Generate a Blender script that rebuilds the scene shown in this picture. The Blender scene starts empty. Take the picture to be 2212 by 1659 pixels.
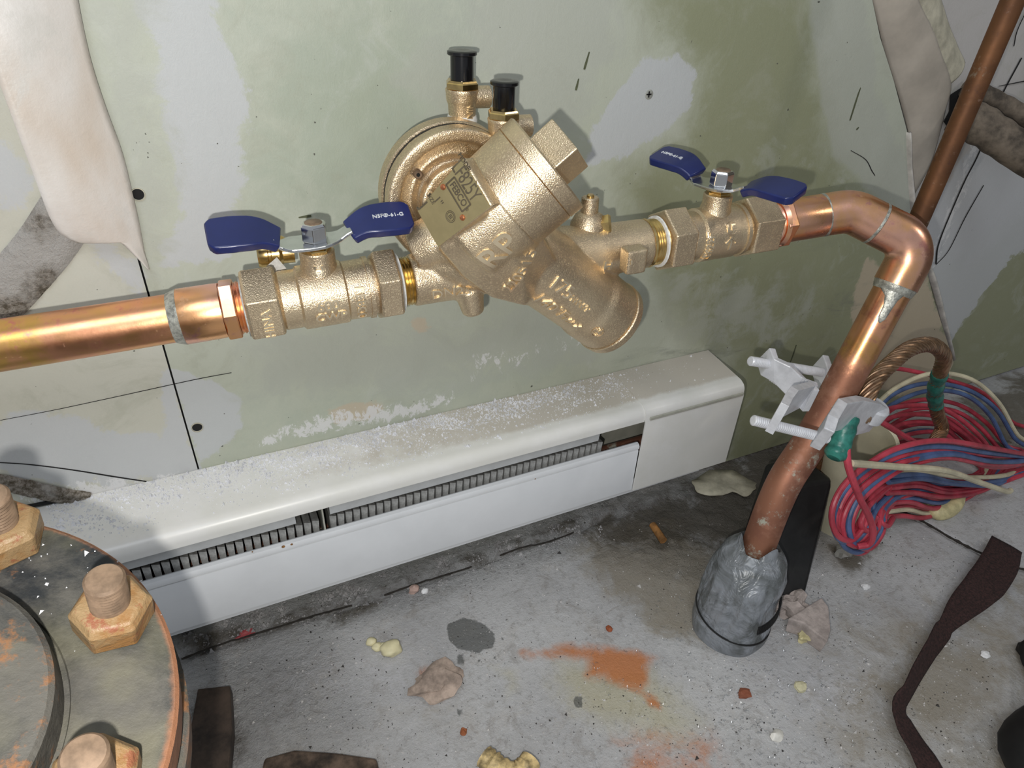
import bpy, math, random
import numpy as np
from mathutils import Vector, Matrix, noise
from mathutils.bvhtree import BVHTree
random.seed(7); RNG = np.random.default_rng(7)
C = bpy.context.scene.collection
scene = bpy.context.scene

# ---------------------------------------------------------------- camera
F = 1468.0; CX, CY = 1106.0, 829.5; HC = 0.535
R = np.array([[0.90604478, -0.20509804, 0.37015896], [-0.42134222, -0.51868294, 0.74393463], [0.03941561, -0.83000169, -0.55636643]])
CAM = np.array([0, 0, HC])
cd = bpy.data.cameras.new('camera'); cam = bpy.data.objects.new('camera', cd); C.objects.link(cam)
cd.sensor_width = 36; cd.lens = F / 2212 * 36; cd.clip_start = 0.01; cd.clip_end = 50
M = Matrix.Identity(4)
for i in range(3):
    M[i][0] = R[i, 0]; M[i][1] = -R[i, 1]; M[i][2] = -R[i, 2]; M[i][3] = CAM[i]
cam.matrix_world = M; scene.camera = cam
# ---------------------------------------------------------------- light
scene.view_settings.view_transform = 'Standard'; scene.view_settings.look = 'None'
scene.view_settings.gamma = 1; scene.view_settings.use_curve_mapping = False
scene.view_settings.exposure = 0.0
w = bpy.data.worlds.new('world'); scene.world = w; w.use_nodes = True
w.node_tree.nodes['Background'].inputs[0].default_value = (0.86, 0.92, 1.0, 1)
w.node_tree.nodes['Background'].inputs[1].default_value = 0.34
def lamp(name, kind, energy, loc, color=(1, 1, 1), size=.01, target=None):
    l = bpy.data.lights.new(name, kind); l.energy = energy; l.color = color
    if kind == 'AREA': l.size = size
    else: l.shadow_soft_size = size
    o = bpy.data.objects.new(name, l); C.objects.link(o); o.location = loc
    if target is not None:
        o.rotation_euler = (Vector(target) - Vector(loc)).to_track_quat('-Z', 'Y').to_euler()
    return o
FL = CAM + R @ np.array([-0.020, 0.027, 0.0])                 # the phone's own flash beside its lens
lamp('camera_flash', 'POINT', 5.2, FL, (1.0, 0.965, 0.91), .004)
lamp('work_light', 'AREA', 1.3, (1.22, -.42, 1.12), (1, .93, .85), .09, (.4, .36, .36))
lamp('fill_light', 'AREA', 13, (-0.55, -0.75, 2.1), (0.88, 0.93, 1.0), 0.9, (0.2, 0.4, 0.3))  # soft fill added out of view, overhead at left behind the camera

# ---------------------------------------------------------------- helpers
def rayd(px, py): return R @ np.array([(px - CX) / F, (py - CY) / F, 1.0])
def at(px, py, y):                                             # the point of the plane at depth y seen there
    r = rayd(px, py); return CAM + r * (y / r[1])
def onz(px, py, z=0.0):
    r = rayd(px, py); return CAM + r * ((z - HC) / r[2])
def pr(P):
    q = R.T @ (np.asarray(P, float) - CAM); return np.array([q[0] / q[2] * F + CX, q[1] / q[2] * F + CY])
def nz(v): v = np.asarray(v, float); return v / np.linalg.norm(v)
def frame(axis, hint=None):
    a = nz(axis); h = np.array([0, 0, 1.0]) if hint is None else np.asarray(hint, float)
    if abs(a.dot(nz(h))) > .97: h = np.array([1.0, 0, 0])
    u = nz(h - a * a.dot(h)); v = np.cross(a, u); return a, u, v

class MB:
    def __init__(s): s.V = []; s.F = []; s.n = 0
    def add(s, V, Fc):
        V = np.asarray(V, float); s.V.append(V); s.F += [[i + s.n for i in f] for f in Fc]; s.n += len(V); return s
    def lathe(s, prof, O, axis, n=40, hint=None, caps=(True, True), phase=0.0, squash=1.0):
        a, u, v = frame(axis, hint); O = np.asarray(O, float); V = []; Fc = []
        for t, r in prof:
            for k in range(n):
                an = phase + 2 * math.pi * k / n
                V.append(O + a * t + r * (math.cos(an) * u + squash * math.sin(an) * v))
        m = len(prof)
        for i in range(m - 1):
            for k in range(n):
                k2 = (k + 1) % n; Fc.append([i * n + k, i * n + k2, (i + 1) * n + k2, (i + 1) * n + k])
        if caps[0]: Fc.append([k for k in range(n)][::-1])
        if caps[1]: Fc.append([(m - 1) * n + k for k in range(n)])
        return s.add(V, Fc)
    def box(s, c, ax, half, bev=0.0):
        c = np.asarray(c, float); ax = [nz(x) for x in ax]
        V = [c + sx * half[0] * ax[0] + sy * half[1] * ax[1] + sz * half[2] * ax[2] for sx in (-1, 1) for sy in (-1, 1) for sz in (-1, 1)]
        return s.add(V, [[0, 1, 3, 2], [4, 6, 7, 5], [0, 4, 5, 1], [2, 3, 7, 6], [0, 2, 6, 4], [1, 5, 7, 3]])
    def aabox(s, lo, hi):
        lo = np.array(lo); hi = np.array(hi); return s.box((lo + hi) / 2, np.eye(3), (hi - lo) / 2)
    def prism(s, poly, thick):                                 # poly: 3-D points, thick: vector
        P = np.asarray(poly, float); t = np.asarray(thick, float); n = len(P)
        Fc = [list(range(n))[::-1], [n + k for k in range(n)]] + [[k, (k + 1) % n, n + (k + 1) % n, n + k] for k in range(n)]
        return s.add(np.vstack([P, P + t]), Fc)
    def sweep(s, path, r, n=12, caps=True, closed=False):
        P = np.asarray(path, float); m = len(P)
        rr = np.full(m, r) if np.isscalar(r) else np.asarray(r)
        T = np.gradient(P, axis=0); T /= np.linalg.norm(T, axis=1)[:, None] + 1e-12
        _, u, _ = frame(T[0]); V = []
        for i in range(m):
            u = nz(u - T[i] * u.dot(T[i])); v = np.cross(T[i], u)
            for k in range(n):
                an = 2 * math.pi * k / n; V.append(P[i] + rr[i] * (math.cos(an) * u + math.sin(an) * v))
        Fc = [[i * n + k, i * n + (k + 1) % n, (i + 1) * n + (k + 1) % n, (i + 1) * n + k] for i in range(m - 1) for k in range(n)]
        if caps: Fc += [[k for k in range(n)][::-1], [(m - 1) * n + k for k in range(n)]]
        return s.add(V, Fc)
    def ribbon(s, path, wdir, width, thick):                   # flat bar following path; wdir: one vector or one per point
        P = np.asarray(path, float); m = len(P); T = np.gradient(P, axis=0)
        V = []
        for i in range(m):
            wd = np.asarray(wdir[i] if np.ndim(wdir) > 1 else wdir, float); t = nz(T[i]); wd = nz(wd - t * t.dot(wd)); nn = np.cross(t, wd)
            ww = width[i] if not np.isscalar(width) else width
            for a, b in ((-1, -1), (1, -1), (1, 1), (-1, 1)): V.append(P[i] + wd * ww / 2 * a + nn * thick / 2 * b)
        Fc = [[i * 4 + k, i * 4 + (k + 1) % 4, (i + 1) * 4 + (k + 1) % 4, (i + 1) * 4 + k] for i in range(m - 1) for k in range(4)]
        Fc += [[3, 2, 1, 0], [(m - 1) * 4 + k for k in range(4)]]
        return s.add(V, Fc)
    def arrays(s): return np.vstack(s.V), s.F
    def bvh(s):
        V, Fc = s.arrays(); return BVHTree.FromPolygons([tuple(v) for v in V], Fc)
    def mesh(s, name, mat, smooth=True, angle=35):
        V, Fc = s.arrays(); me = bpy.data.meshes.new(name); me.from_pydata([tuple(v) for v in V], [], Fc)
        return fin(me, mat, smooth, angle)
    def build(s, name, mat, parent=None, smooth=True, angle=35, bevel=0, sub=0):
        return link(name, s.mesh(name, mat, smooth, angle), parent, bevel, sub)
def fin(me, mat, smooth=True, angle=35):
    import bmesh
    bm = bmesh.new(); bm.from_mesh(me); bmesh.ops.recalc_face_normals(bm, faces=bm.faces); bm.to_mesh(me); bm.free()
    me.update()
    if smooth:
        me.shade_smooth(); me.set_sharp_from_angle(angle=math.radians(angle))
    if mat: me.materials.append(mat)
    return me
def link(name, me, parent=None, bevel=0, sub=0):
    o = bpy.data.objects.new(name, me); C.objects.link(o)
    if parent is not None:
        o.parent = parent; o.matrix_parent_inverse = Matrix.Translation(-Vector(parent.matrix_world.translation if parent.parent is None else o.parent.matrix_world.translation))
    if bevel:
        b = o.modifiers.new('bevel', 'BEVEL'); b.width = bevel; b.segments = 2; b.limit_method = 'ANGLE'; b.angle_limit = math.radians(30); b.harden_normals = False
    if sub:
        b = o.modifiers.new('sub', 'SUBSURF'); b.levels = sub; b.render_levels = sub
    return o
def tag(o, label, cat, group=None, kind=None):
    o['label'] = label; o['category'] = cat
    if group: o['group'] = group
    if kind: o['kind'] = kind
    return o
def thing(name, loc, label, cat, group=None):
    o = bpy.data.objects.new(name, None); C.objects.link(o); o.location = tuple(loc); o.empty_display_size = .02
    o.matrix_world = Matrix.Translation(Vector(tuple(loc)))
    return tag(o, label, cat, group)
def struct(o): o['kind'] = 'structure'; return o
def smooth_path(P, n=8):                                       # Catmull-Rom
    P = [np.asarray(p, float) for p in P]; Q = [2 * P[0] - P[1]] + P + [2 * P[-1] - P[-2]]; out = []
    for i in range(1, len(Q) - 2):
        for k in range(n):
            t = k / n; a, b, c, d = Q[i - 1], Q[i], Q[i + 1], Q[i + 2]
            out.append(.5 * ((2 * b) + (-a + c) * t + (2 * a - 5 * b + 4 * c - d) * t * t + (-a + 3 * b - 3 * c + d) * t ** 3))
    out.append(P[-1]); return np.array(out)
def fillet(a, c, b, r, n=14):                                  # points of an arc rounding corner c between a and b
    u = nz(a - c); v = nz(b - c); th = math.acos(max(-1, min(1, u.dot(v)))); d = r / math.tan(th / 2)
    p = c + u * d; q = c + v * d; o = c + nz(u + v) * r / math.sin(th / 2); out = []
    e1 = nz(p - o); e2 = nz((q - o) - e1 * (q - o).dot(e1)); an = math.pi - th
    for k in range(n + 1): out.append(o + r * (math.cos(an * k / n) * e1 + math.sin(an * k / n) * e2))
    return out
def rock(c, size, mat, name, parent=None, seed=0, sub=3, rough=.35, flat=False):
    import bmesh
    bm = bmesh.new(); bmesh.ops.create_icosphere(bm, subdivisions=sub, radius=1)
    for v in bm.verts:
        n1 = noise.noise(v.co * 1.3 + Vector((seed * 7.1, 3, 1))); n2 = noise.noise(v.co * 4 + Vector((seed * 3.1, 0, 5)))
        v.co *= 1 + rough * n1 * 1.6 + rough * .45 * n2
        v.co = Vector((v.co.x * size[0] + c[0], v.co.y * size[1] + c[1], max(v.co.z, -.6) * size[2] + c[2]))
    me = bpy.data.meshes.new(name); bm.to_mesh(me); bm.free(); fin(me, mat, not flat, 40)
    return link(name, me, parent)

# ---------------------------------------------------------------- materials
class NT:
    def __init__(s, name):
        s.m = bpy.data.materials.new(name); s.m.use_nodes = True; s.t = s.m.node_tree; s.b = s.t.nodes['Principled BSDF']; s.tc = s.t.nodes.new('ShaderNodeTexCoord')
    def N(s, typ, **kw):
        n = s.t.nodes.new(typ)
        for k, v in kw.items(): setattr(n, k, v)
        return n
    def L(s, a, b): s.t.links.new(a, b)
    def noise(s, scale, detail=4, rough=.6, dist=0, stretch=None, off=0):
        n = s.N('ShaderNodeTexNoise'); n.inputs['Scale'].default_value = scale; n.inputs['Detail'].default_value = detail
        n.inputs['Roughness'].default_value = rough; n.inputs['Distortion'].default_value = dist
        mp = s.N('ShaderNodeMapping'); mp.inputs['Location'].default_value = (off, off * .7, off * 1.3)
        if stretch: mp.inputs['Scale'].default_value = stretch
        s.L(s.tc.outputs['Object'], mp.inputs[0]); s.L(mp.outputs[0], n.inputs['Vector'])
        return n.outputs['Fac']
    def attr(s, name): n = s.N('ShaderNodeAttribute', attribute_name=name); return n.outputs['Fac']
    def math(s, op, a, b=None, c=None, clamp=False):
        n = s.N('ShaderNodeMath', operation=op, use_clamp=clamp)
        for i, x in enumerate((a, b, c)):
            if x is None: continue
            if isinstance(x, (int, float)): n.inputs[i].default_value = x
            else: s.L(x, n.inputs[i])
        return n.outputs[0]
    def ramp(s, f, lo, hi):
        n = s.N('ShaderNodeMapRange', interpolation_type='SMOOTHSTEP'); s.L(f, n.inputs['Value'])
        n.inputs['From Min'].default_value = lo; n.inputs['From Max'].default_value = hi; return n.outputs[0]
    def col(s, c): n = s.N('ShaderNodeRGB'); n.outputs[0].default_value = (*c, 1); return n.outputs[0]
    def mix(s, f, a, b, mode='MIX'):
        n = s.N('ShaderNodeMix', data_type='RGBA', blend_type=mode)
        for i, x in ((0, f), (6, a), (7, b)):
            if isinstance(x, (int, float)): n.inputs[i].default_value = x
            elif isinstance(x, tuple): n.inputs[i].default_value = (*x, 1)
            else: s.L(x, n.inputs[i])
        return n.outputs[2]
    def bump(s, h, strength, dist, prev=None):
        n = s.N('ShaderNodeBump'); n.inputs['Strength'].default_value = strength; n.inputs['Distance'].default_value = dist; s.L(h, n.inputs['Height'])
        if prev is not None: s.L(prev, n.inputs['Normal'])
        return n.outputs[0]
    def done(s, color, rough=.5, metal=0.0, normal=None, **kw):
        b = s.b
        for nm, x in (('Base Color', color), ('Roughness', rough), ('Metallic', metal)):
            if isinstance(x, tuple): b.inputs[nm].default_value = (*x, 1)
            elif isinstance(x, (int, float)): b.inputs[nm].default_value = x
            else: s.L(x, b.inputs[nm])
        if normal is not None: s.L(normal, b.inputs['Normal'])
        for k, v in kw.items(): b.inputs[k].default_value = v
        return s.m
def plain(name, c, rough=.5, metal=0.0, var=.12, scale=60, bump=0, bscale=400, **kw):
    t = NT(name); f = t.noise(scale, 5, .65); d = tuple(x * (1 - var * 2) for x in c); l = tuple(min(1, x * (1 + var)) for x in c)
    col = t.mix(t.ramp(f, .3, .7), d, l)
    nn = t.bump(t.noise(bscale, 3), bump, .0006) if bump else None
    return t.done(col, rough, metal, nn, **kw)

def m_cast(nm, bump):
    t = NT(nm); f = t.noise(30, 3); g = t.noise(900, 2, .5)
    col = t.mix(t.ramp(f, .35, .65), (.60, .47, .32), (.75, .605, .41))
    col = t.mix(t.ramp(g, .45, .75), col, (.86, .71, .48))
    h = t.noise(1500, 1, .4)
    return t.done(col, t.math('MULTIPLY_ADD', t.noise(300, 2), .12, .30), .88, t.bump(h, bump, .0007))
CAST = m_cast('cast_bronze', .42); CASTL = plain('cast_bronze_lettering', (.88, .74, .52), .24, .85, .03)
BRASS = plain('machined_brass', (.72, .52, .22), .22, 1, .1, 200)
def m_copper(name, a, b, c, rough=.24, green=0.0, seed=0, met0=1.0):
    t = NT(name); f = t.noise(22, 4, .6, .6, off=seed); g = t.noise(55, 5, .7, off=seed + 3); k = t.noise(140, 4, .7, off=seed + 8)
    col = t.mix(t.ramp(f, .38, .62), a, b); col = t.mix(t.ramp(g, .55, .7), col, c)
    met = t.math('SUBTRACT', met0, t.math('MULTIPLY', t.ramp(k, .62, .72), .4))
    col = t.mix(t.math('MULTIPLY', t.ramp(k, .60, .72), .35), col, (.30, .20, .15))
    r = t.math('MULTIPLY_ADD', g, .25, rough - .1)
    if green:
        gm = t.math('MULTIPLY', t.ramp(t.noise(38, 6, .75, off=seed + 20), .56, .64), green)
        col = t.mix(gm, col, (.42, .46, .38)); met = t.math('MULTIPLY', met, t.math('SUBTRACT', 1.0, gm))
    return t.done(col, r, met, t.bump(t.noise(500, 3), .08, .0004))
COP_BRIGHT = m_copper('bright_copper', (.93, .52, .38), (.92, .50, .24), (.72, .34, .29), .27)
COP_PIPE = m_copper('heat_tinted_copper', (.90, .44, .25), (.80, .48, .14), (.80, .30, .24), .30, seed=4)
COP_OLD = m_copper('weathered_copper', (.36, .165, .10), (.29, .13, .085), (.42, .21, .14), .55, .8, seed=9, met0=.7)
COP_DARK = m_copper('dark_copper', (.22, .10, .045), (.15, .07, .035), (.12, .06, .04), .55, .25, seed=13, met0=.7)
SOLDER = plain('solder', (.50, .50, .44), .38, .6, .25, 300, .5, 700)
CHROME = plain('chrome', (.80, .80, .80), .10, 1, .03)
STEEL = plain('zinc_plate', (.72, .74, .76), .24, 1, .05, 100)
VINYL = plain('blue_vinyl', (.009, .018, .115), .30, 0, .1, 30, **{'Specular IOR Level': .6})
BLACKP = plain('black_plastic', (.006, .006, .007), .18, 0, .1)
BLACKR = plain('black_rubber', (.012, .012, .012), .6, 0, .2, 60)
TEFLON = plain('thread_tape', (.80, .80, .78), .45, 0, .1, 300, .3, 800)
PLATE = plain('name_plate', (.62, .52, .28), .38, .85, .04, 100)
INK = plain('plate_ink', (.10, .08, .05), .6)
WHITEINK = plain('white_ink', (.75, .78, .82), .6)
RIVET = plain('copper_rivet', (.72, .28, .14), .3, .9)
DARK = plain('dark_gap', (.01, .01, .01), .9)
def m_heater():
    t = NT('heater_enamel'); f = t.noise(14, 5, .7)
    top = t.attr('dirt')
    col = t.mix(t.ramp(f, .35, .7), (.70, .70, .66), (.76, .76, .74))
    d = t.ramp(t.math('ADD', top, t.math('MULTIPLY', t.math('SUBTRACT', t.noise(45, 7, .75), .5), 1.1)), .35, .9)
    col = t.mix(t.math('MULTIPLY', d, .75), col, (.47, .43, .36))
    sp = t.math('MULTIPLY', t.ramp(t.noise(420, 3, .8), .68, .74), t.ramp(top, .1, .6)); col = t.mix(sp, col, (.16, .13, .10))
    return t.done(col, t.math('MULTIPLY_ADD', d, .35, .33), 0)
HEAT = m_heater()
HEATW = plain('heater_panel', (.66, .68, .70), .35, 0, .03, 12)
HEATIN = plain('heater_inside', (.42, .42, .36), .55, 0, .12, 25)
FINM = plain('aluminium_fin', (.62, .62, .60), .4, .6, .3, 60)
PVC = plain('cream_plastic', (.66, .62, .46), .4, 0, .06, 25)
TAPEG = plain('green_tape', (.03, .19, .15), .35, 0, .25, 90, .4, 200)
WPINK = plain('red_wire', (.50, .055, .085), .4, 0, .2, 30); WBLUE = plain('blue_wire', (.085, .14, .29), .4, 0, .2, 30); WCREAM = plain('cream_wire', (.66, .60, .42), .45, 0, .12, 30)
STRAND = plain('bare_copper_strand', (.45, .29, .18), .36, .9, .2, 90)
CLAMP = plain('white_painted_bronze', (.66, .67, .70), .38, .15, .08, 80, .3, 400)
PLASTER = plain('plaster', (.80, .80, .80), .9, 0, .06, 200)
FOAM = plain('yellow_foam', (.62, .55, .30), .55, 0, .15, 90, .3, 200)
WEB = plain('brown_webbing', (.040, .017, .015), .85, 0, .35, 500, .8, 1500)
STONE = plain('concrete_chunk', (.42, .36, .33), .9, 0, .15, 120, .6, 500)
PAPER = plain('torn_paper', (.52, .49, .38), .8, 0, .15, 60, .4, 200)
LAG = plain('dirty_lagging', (.15, .12, .09), .85, 0, .35, 50, .6, 150)
def m_rust(name, seed, rustiness):
    t = NT(name); f = t.noise(26, 7, .7, .4, off=seed); g = t.noise(60, 6, .7, off=seed + 4); k = t.noise(18, 4, .6, off=seed + 9)
    col = t.mix(t.ramp(f, .36, .62), (.022, .025, .028), (.105, .10, .088))
    col = t.mix(t.math('MULTIPLY', t.ramp(k, .45, .68), .6), col, (.19, .18, .12))
    col = t.mix(t.math('MULTIPLY', t.ramp(g, rustiness, rustiness + .1), .8), col, (.26, .12, .05))
    edge = t.attr('edge'); col = t.mix(t.ramp(t.math('ADD', edge, t.math('MULTIPLY', t.math('SUBTRACT', f, .5), 1.4)), .55, .9), col, (.28, .13, .07))
    return t.done(col, t.math('MULTIPLY_ADD', f, .3, .42), 0, t.bump(g, .6, .002), **{'Specular IOR Level': .3})
IRON = m_rust('painted_cast_iron', 0, .62); IRON2 = m_rust('rusty_iron', 31, .50)
def m_nut():
    t = NT('rusty_nut'); f = t.noise(60, 6, .7, .3); g = t.noise(130, 5, .7)
    col = t.mix(t.ramp(f, .35, .6), (.26, .13, .042), (.30, .20, .10)); col = t.mix(t.ramp(g, .55, .65), col, (.26, .10, .05))
    return t.done(col, .5, 0, t.bump(f, .8, .002))
NUT = m_nut()
STUD = plain('stud_metal', (.24, .165, .11), .5, .2, .2, 120)
SEAL = plain('orange_gasket', (.42, .17, .09), .55, 0, .25, 60)
def m_tape():
    t = NT('grey_duct_tape'); f = t.noise(28, 5, .6, 1.2)
    return t.done(t.mix(t.ramp(f, .35, .65), (.11, .12, .12), (.28, .30, .33)), .33, .1, t.bump(t.noise(45, 3, .6, 1.6), .7, .005))
DUCT = m_tape()

# wall paint: smooth masks come from the mesh, the shader breaks up their edges
def m_wall(name, base, var, rough=.55):
    t = NT(name)
    n1 = t.noise(26, 7, .72, .4); n2 = t.noise(130, 5, .8, .5, stretch=(1, 1, .6)); n3 = t.noise(5, 3, .5)
    def mask(a, k=.7, w=.06, n=n1):
        v = t.math('ADD', t.attr(a), t.math('MULTIPLY', t.math('MULTIPLY', t.math('SUBTRACT', n, .5), k), t.ramp(t.attr(a), .02, .35))); return t.ramp(v, .5 - w, .5 + w)
    col = t.mix(t.ramp(n3, .35, .65), base, var)
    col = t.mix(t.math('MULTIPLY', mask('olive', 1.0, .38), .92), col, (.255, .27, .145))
    col = t.mix(t.math('MULTIPLY', mask('green', 1.6, .4), .75), col, (.375, .43, .345))
    mo = t.noise(16, 6, .7, 1.2, off=51); col = t.mix(t.math('MULTIPLY', t.ramp(mo, .52, .70), .38), col, (.36, .37, .28)); col = t.mix(t.math('MULTIPLY', t.ramp(mo, .46, .32), .22), col, (.60, .62, .60))
    col = t.mix(t.math('MULTIPLY', mask('pale', 2.2, .10), .82), col, (.535, .555, .575))
    col = t.mix(t.math('MULTIPLY', mask('soft', 2.0, .22), .62), col, (.44, .46, .40))
    col = t.mix(t.math('MULTIPLY', mask('tan', 2.0, .12), .75), col, (.56, .46, .33))
    col = t.mix(t.math('MULTIPLY', mask('white', 3.6, .15, n2), .85), col, (.74, .74, .74))
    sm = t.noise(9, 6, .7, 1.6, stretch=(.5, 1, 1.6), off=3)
    col = t.mix(t.math('MULTIPLY', t.math('MULTIPLY', t.ramp(sm, .56, .72), t.attr('dark_blotch')), .65), col, (.17, .18, .14))
    fl = t.ramp(t.noise(240, 4, .85, off=9), .70, .75); fz = t.math('MULTIPLY', t.ramp(t.noise(12, 3, .6, off=2), .5, .7), .8)
    col = t.mix(t.math('MULTIPLY', fl, fz), col, (.80, .80, .78))
    dk = t.ramp(t.noise(190, 2, .6, off=17), .755, .775); col = t.mix(dk, col, (.07, .07, .05))
    fine = t.noise(900, 2, .5); col = t.mix(.08, col, t.mix(fine, (.3, .3, .3), (.7, .7, .7)))
    h = t.math('ADD', t.math('MULTIPLY', n2, .6), t.math('ADD', t.math('MULTIPLY', fl, .8), t.math('MULTIPLY', t.attr('pale'), .5)))
    return t.done(col, rough, 0, t.bump(h, .35, .0015))
WALLG = m_wall('green_drywall', (.465, .495, .39), (.50, .53, .44))
WALLL = m_wall('left_board_paint', (.54, .53, .44), (.58, .58, .50))
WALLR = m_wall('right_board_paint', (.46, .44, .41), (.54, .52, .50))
def m_floor():
    t = NT('concrete_floor')
    n1 = t.noise(22, 7, .72, .5); n2 = t.noise(150, 5, .8); n3 = t.noise(7, 4, .6); n4 = t.noise(420, 3, .7)
    def mask(a, k=.7, w=.08, n=n1):
        v = t.math('ADD', t.attr(a), t.math('MULTIPLY', t.math('MULTIPLY', t.math('SUBTRACT', n, .5), k), t.ramp(t.attr(a), .02, .35))); return t.ramp(v, .5 - w, .5 + w)
    col = t.mix(t.ramp(n3, .35, .65), (.40, .40, .405), (.50, .50, .50))
    col = t.mix(t.math('MULTIPLY', t.ramp(n1, .5, .72), .35), col, (.42, .37, .31))
    col = t.mix(t.math('MULTIPLY', t.ramp(n2, .52, .68), .55), col, (.20, .19, .18)); col = t.mix(t.math('MULTIPLY', t.ramp(n2, .46, .30), .30), col, (.66, .66, .68))
    nm_ = t.noise(48, 6, .75, .8, off=41); col = t.mix(t.math('MULTIPLY', t.ramp(nm_, .52, .66), .5), col, (.27, .25, .23))
    col = t.mix(t.math('MULTIPLY', mask('brown', 2.5, .5), .75), col, (.25, .215, .155))
    col = t.mix(t.math('MULTIPLY', mask('yellow', .8, .3), .55), col, (.45, .41, .24))
    col = t.mix(t.math('MULTIPLY', mask('dirt', 3.0, .35), .85), col, (.10, .085, .06))
    col = t.mix(t.math('MULTIPLY', mask('pale', 3, .4, n2), .6), col, (.62, .62, .65))
    col = t.mix(t.math('MULTIPLY', mask('rust', 2.0, .42), .9), col, (.50, .17, .045))
    col = t.mix(t.math('MULTIPLY', mask('wet', 1.6, .10), .80), col, (.085, .09, .085))
    sp = t.ramp(t.noise(260, 3, .8, off=5), .70, .74); sz = t.ramp(t.noise(10, 3, .6, off=8), .38, .62)
    col = t.mix(t.math('MULTIPLY', sp, t.math('MULTIPLY', sz, .8)), col, (.07, .065, .06))
    sw = t.ramp(t.noise(330, 3, .8, off=25), .71, .745); col = t.mix(t.math('MULTIPLY', sw, .8), col, (.78, .78, .78))
    h = t.math('ADD', t.math('MULTIPLY', n2, t.math('MULTIPLY_ADD', t.attr('rough'), 3.0, .5)), t.math('MULTIPLY', n4, .3))
    return t.done(col, t.math('MULTIPLY_ADD', n1, .2, .5), 0, t.bump(h, .9, .0026))
FLOORM = m_floor()

# ---------------------------------------------------------------- setting
YW = .46
def sdf(P, poly):                                              # signed distance, positive inside
    poly = np.asarray(poly, float); d = np.full(len(P), 1e9); ins = np.zeros(len(P), bool)
    for i in range(len(poly)):
        a = poly[i]; b = poly[(i + 1) % len(poly)]; ab = b - a
        t = np.clip(((P - a) @ ab) / (ab @ ab + 1e-12), 0, 1); q = P - (a + t[:, None] * ab); d = np.minimum(d, (q ** 2).sum(1))
        c = ((a[1] > P[:, 1]) != (b[1] > P[:, 1])); x = a[0] + (P[:, 1] - a[1]) / (b[1] - a[1] + 1e-15) * ab[0]; ins ^= c & (P[:, 0] < x)
    return np.sqrt(d) * np.where(ins, 1, -1)
def grid(name, us, vs, fn, mat, masks, attrs, parent=None, disp=None):
    U, V = np.meshgrid(us, vs); pts = np.stack([U.ravel(), V.ravel()], 1)
    P2 = fn(pts) if callable(fn) else pts
    co = P2['co'](pts) if isinstance(P2, dict) else P2
    nu, nv = len(us), len(vs); i = np.arange(nu * nv).reshape(nv, nu)
    q = np.stack([i[:-1, :-1], i[:-1, 1:], i[1:, 1:], i[1:, :-1]], -1).reshape(-1, 4)
    me = bpy.data.meshes.new(name); me.vertices.add(nu * nv); me.vertices.foreach_set('co', co.astype(np.float32).ravel())
    me.loops.add(q.size); me.loops.foreach_set('vertex_index', q.ravel().astype(np.int32))
    me.polygons.add(len(q)); me.polygons.foreach_set('loop_start', np.arange(0, q.size, 4, dtype=np.int32))
    me.update(calc_edges=True); me.validate()
    for a in attrs:
        val = np.zeros(len(pts))
        for nm, poly, fe, wt in masks:
            if nm == a: val = np.maximum(val, wt * np.clip(.5 + .5 * sdf(PLANE(co), poly) / fe, 0, 1))
        at_ = me.attributes.new(a, 'FLOAT', 'POINT'); at_.data.foreach_set('value', val.astype(np.float32))
    me.shade_smooth(); me.materials.append(mat)
    return link(name, me, parent)
def wp(pts, y=YW): return [(at(x, yy, y)[0], at(x, yy, y)[2]) for x, yy in pts]
def fp(pts): return [tuple(onz(x, yy)[:2]) for x, yy in pts]
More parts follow.
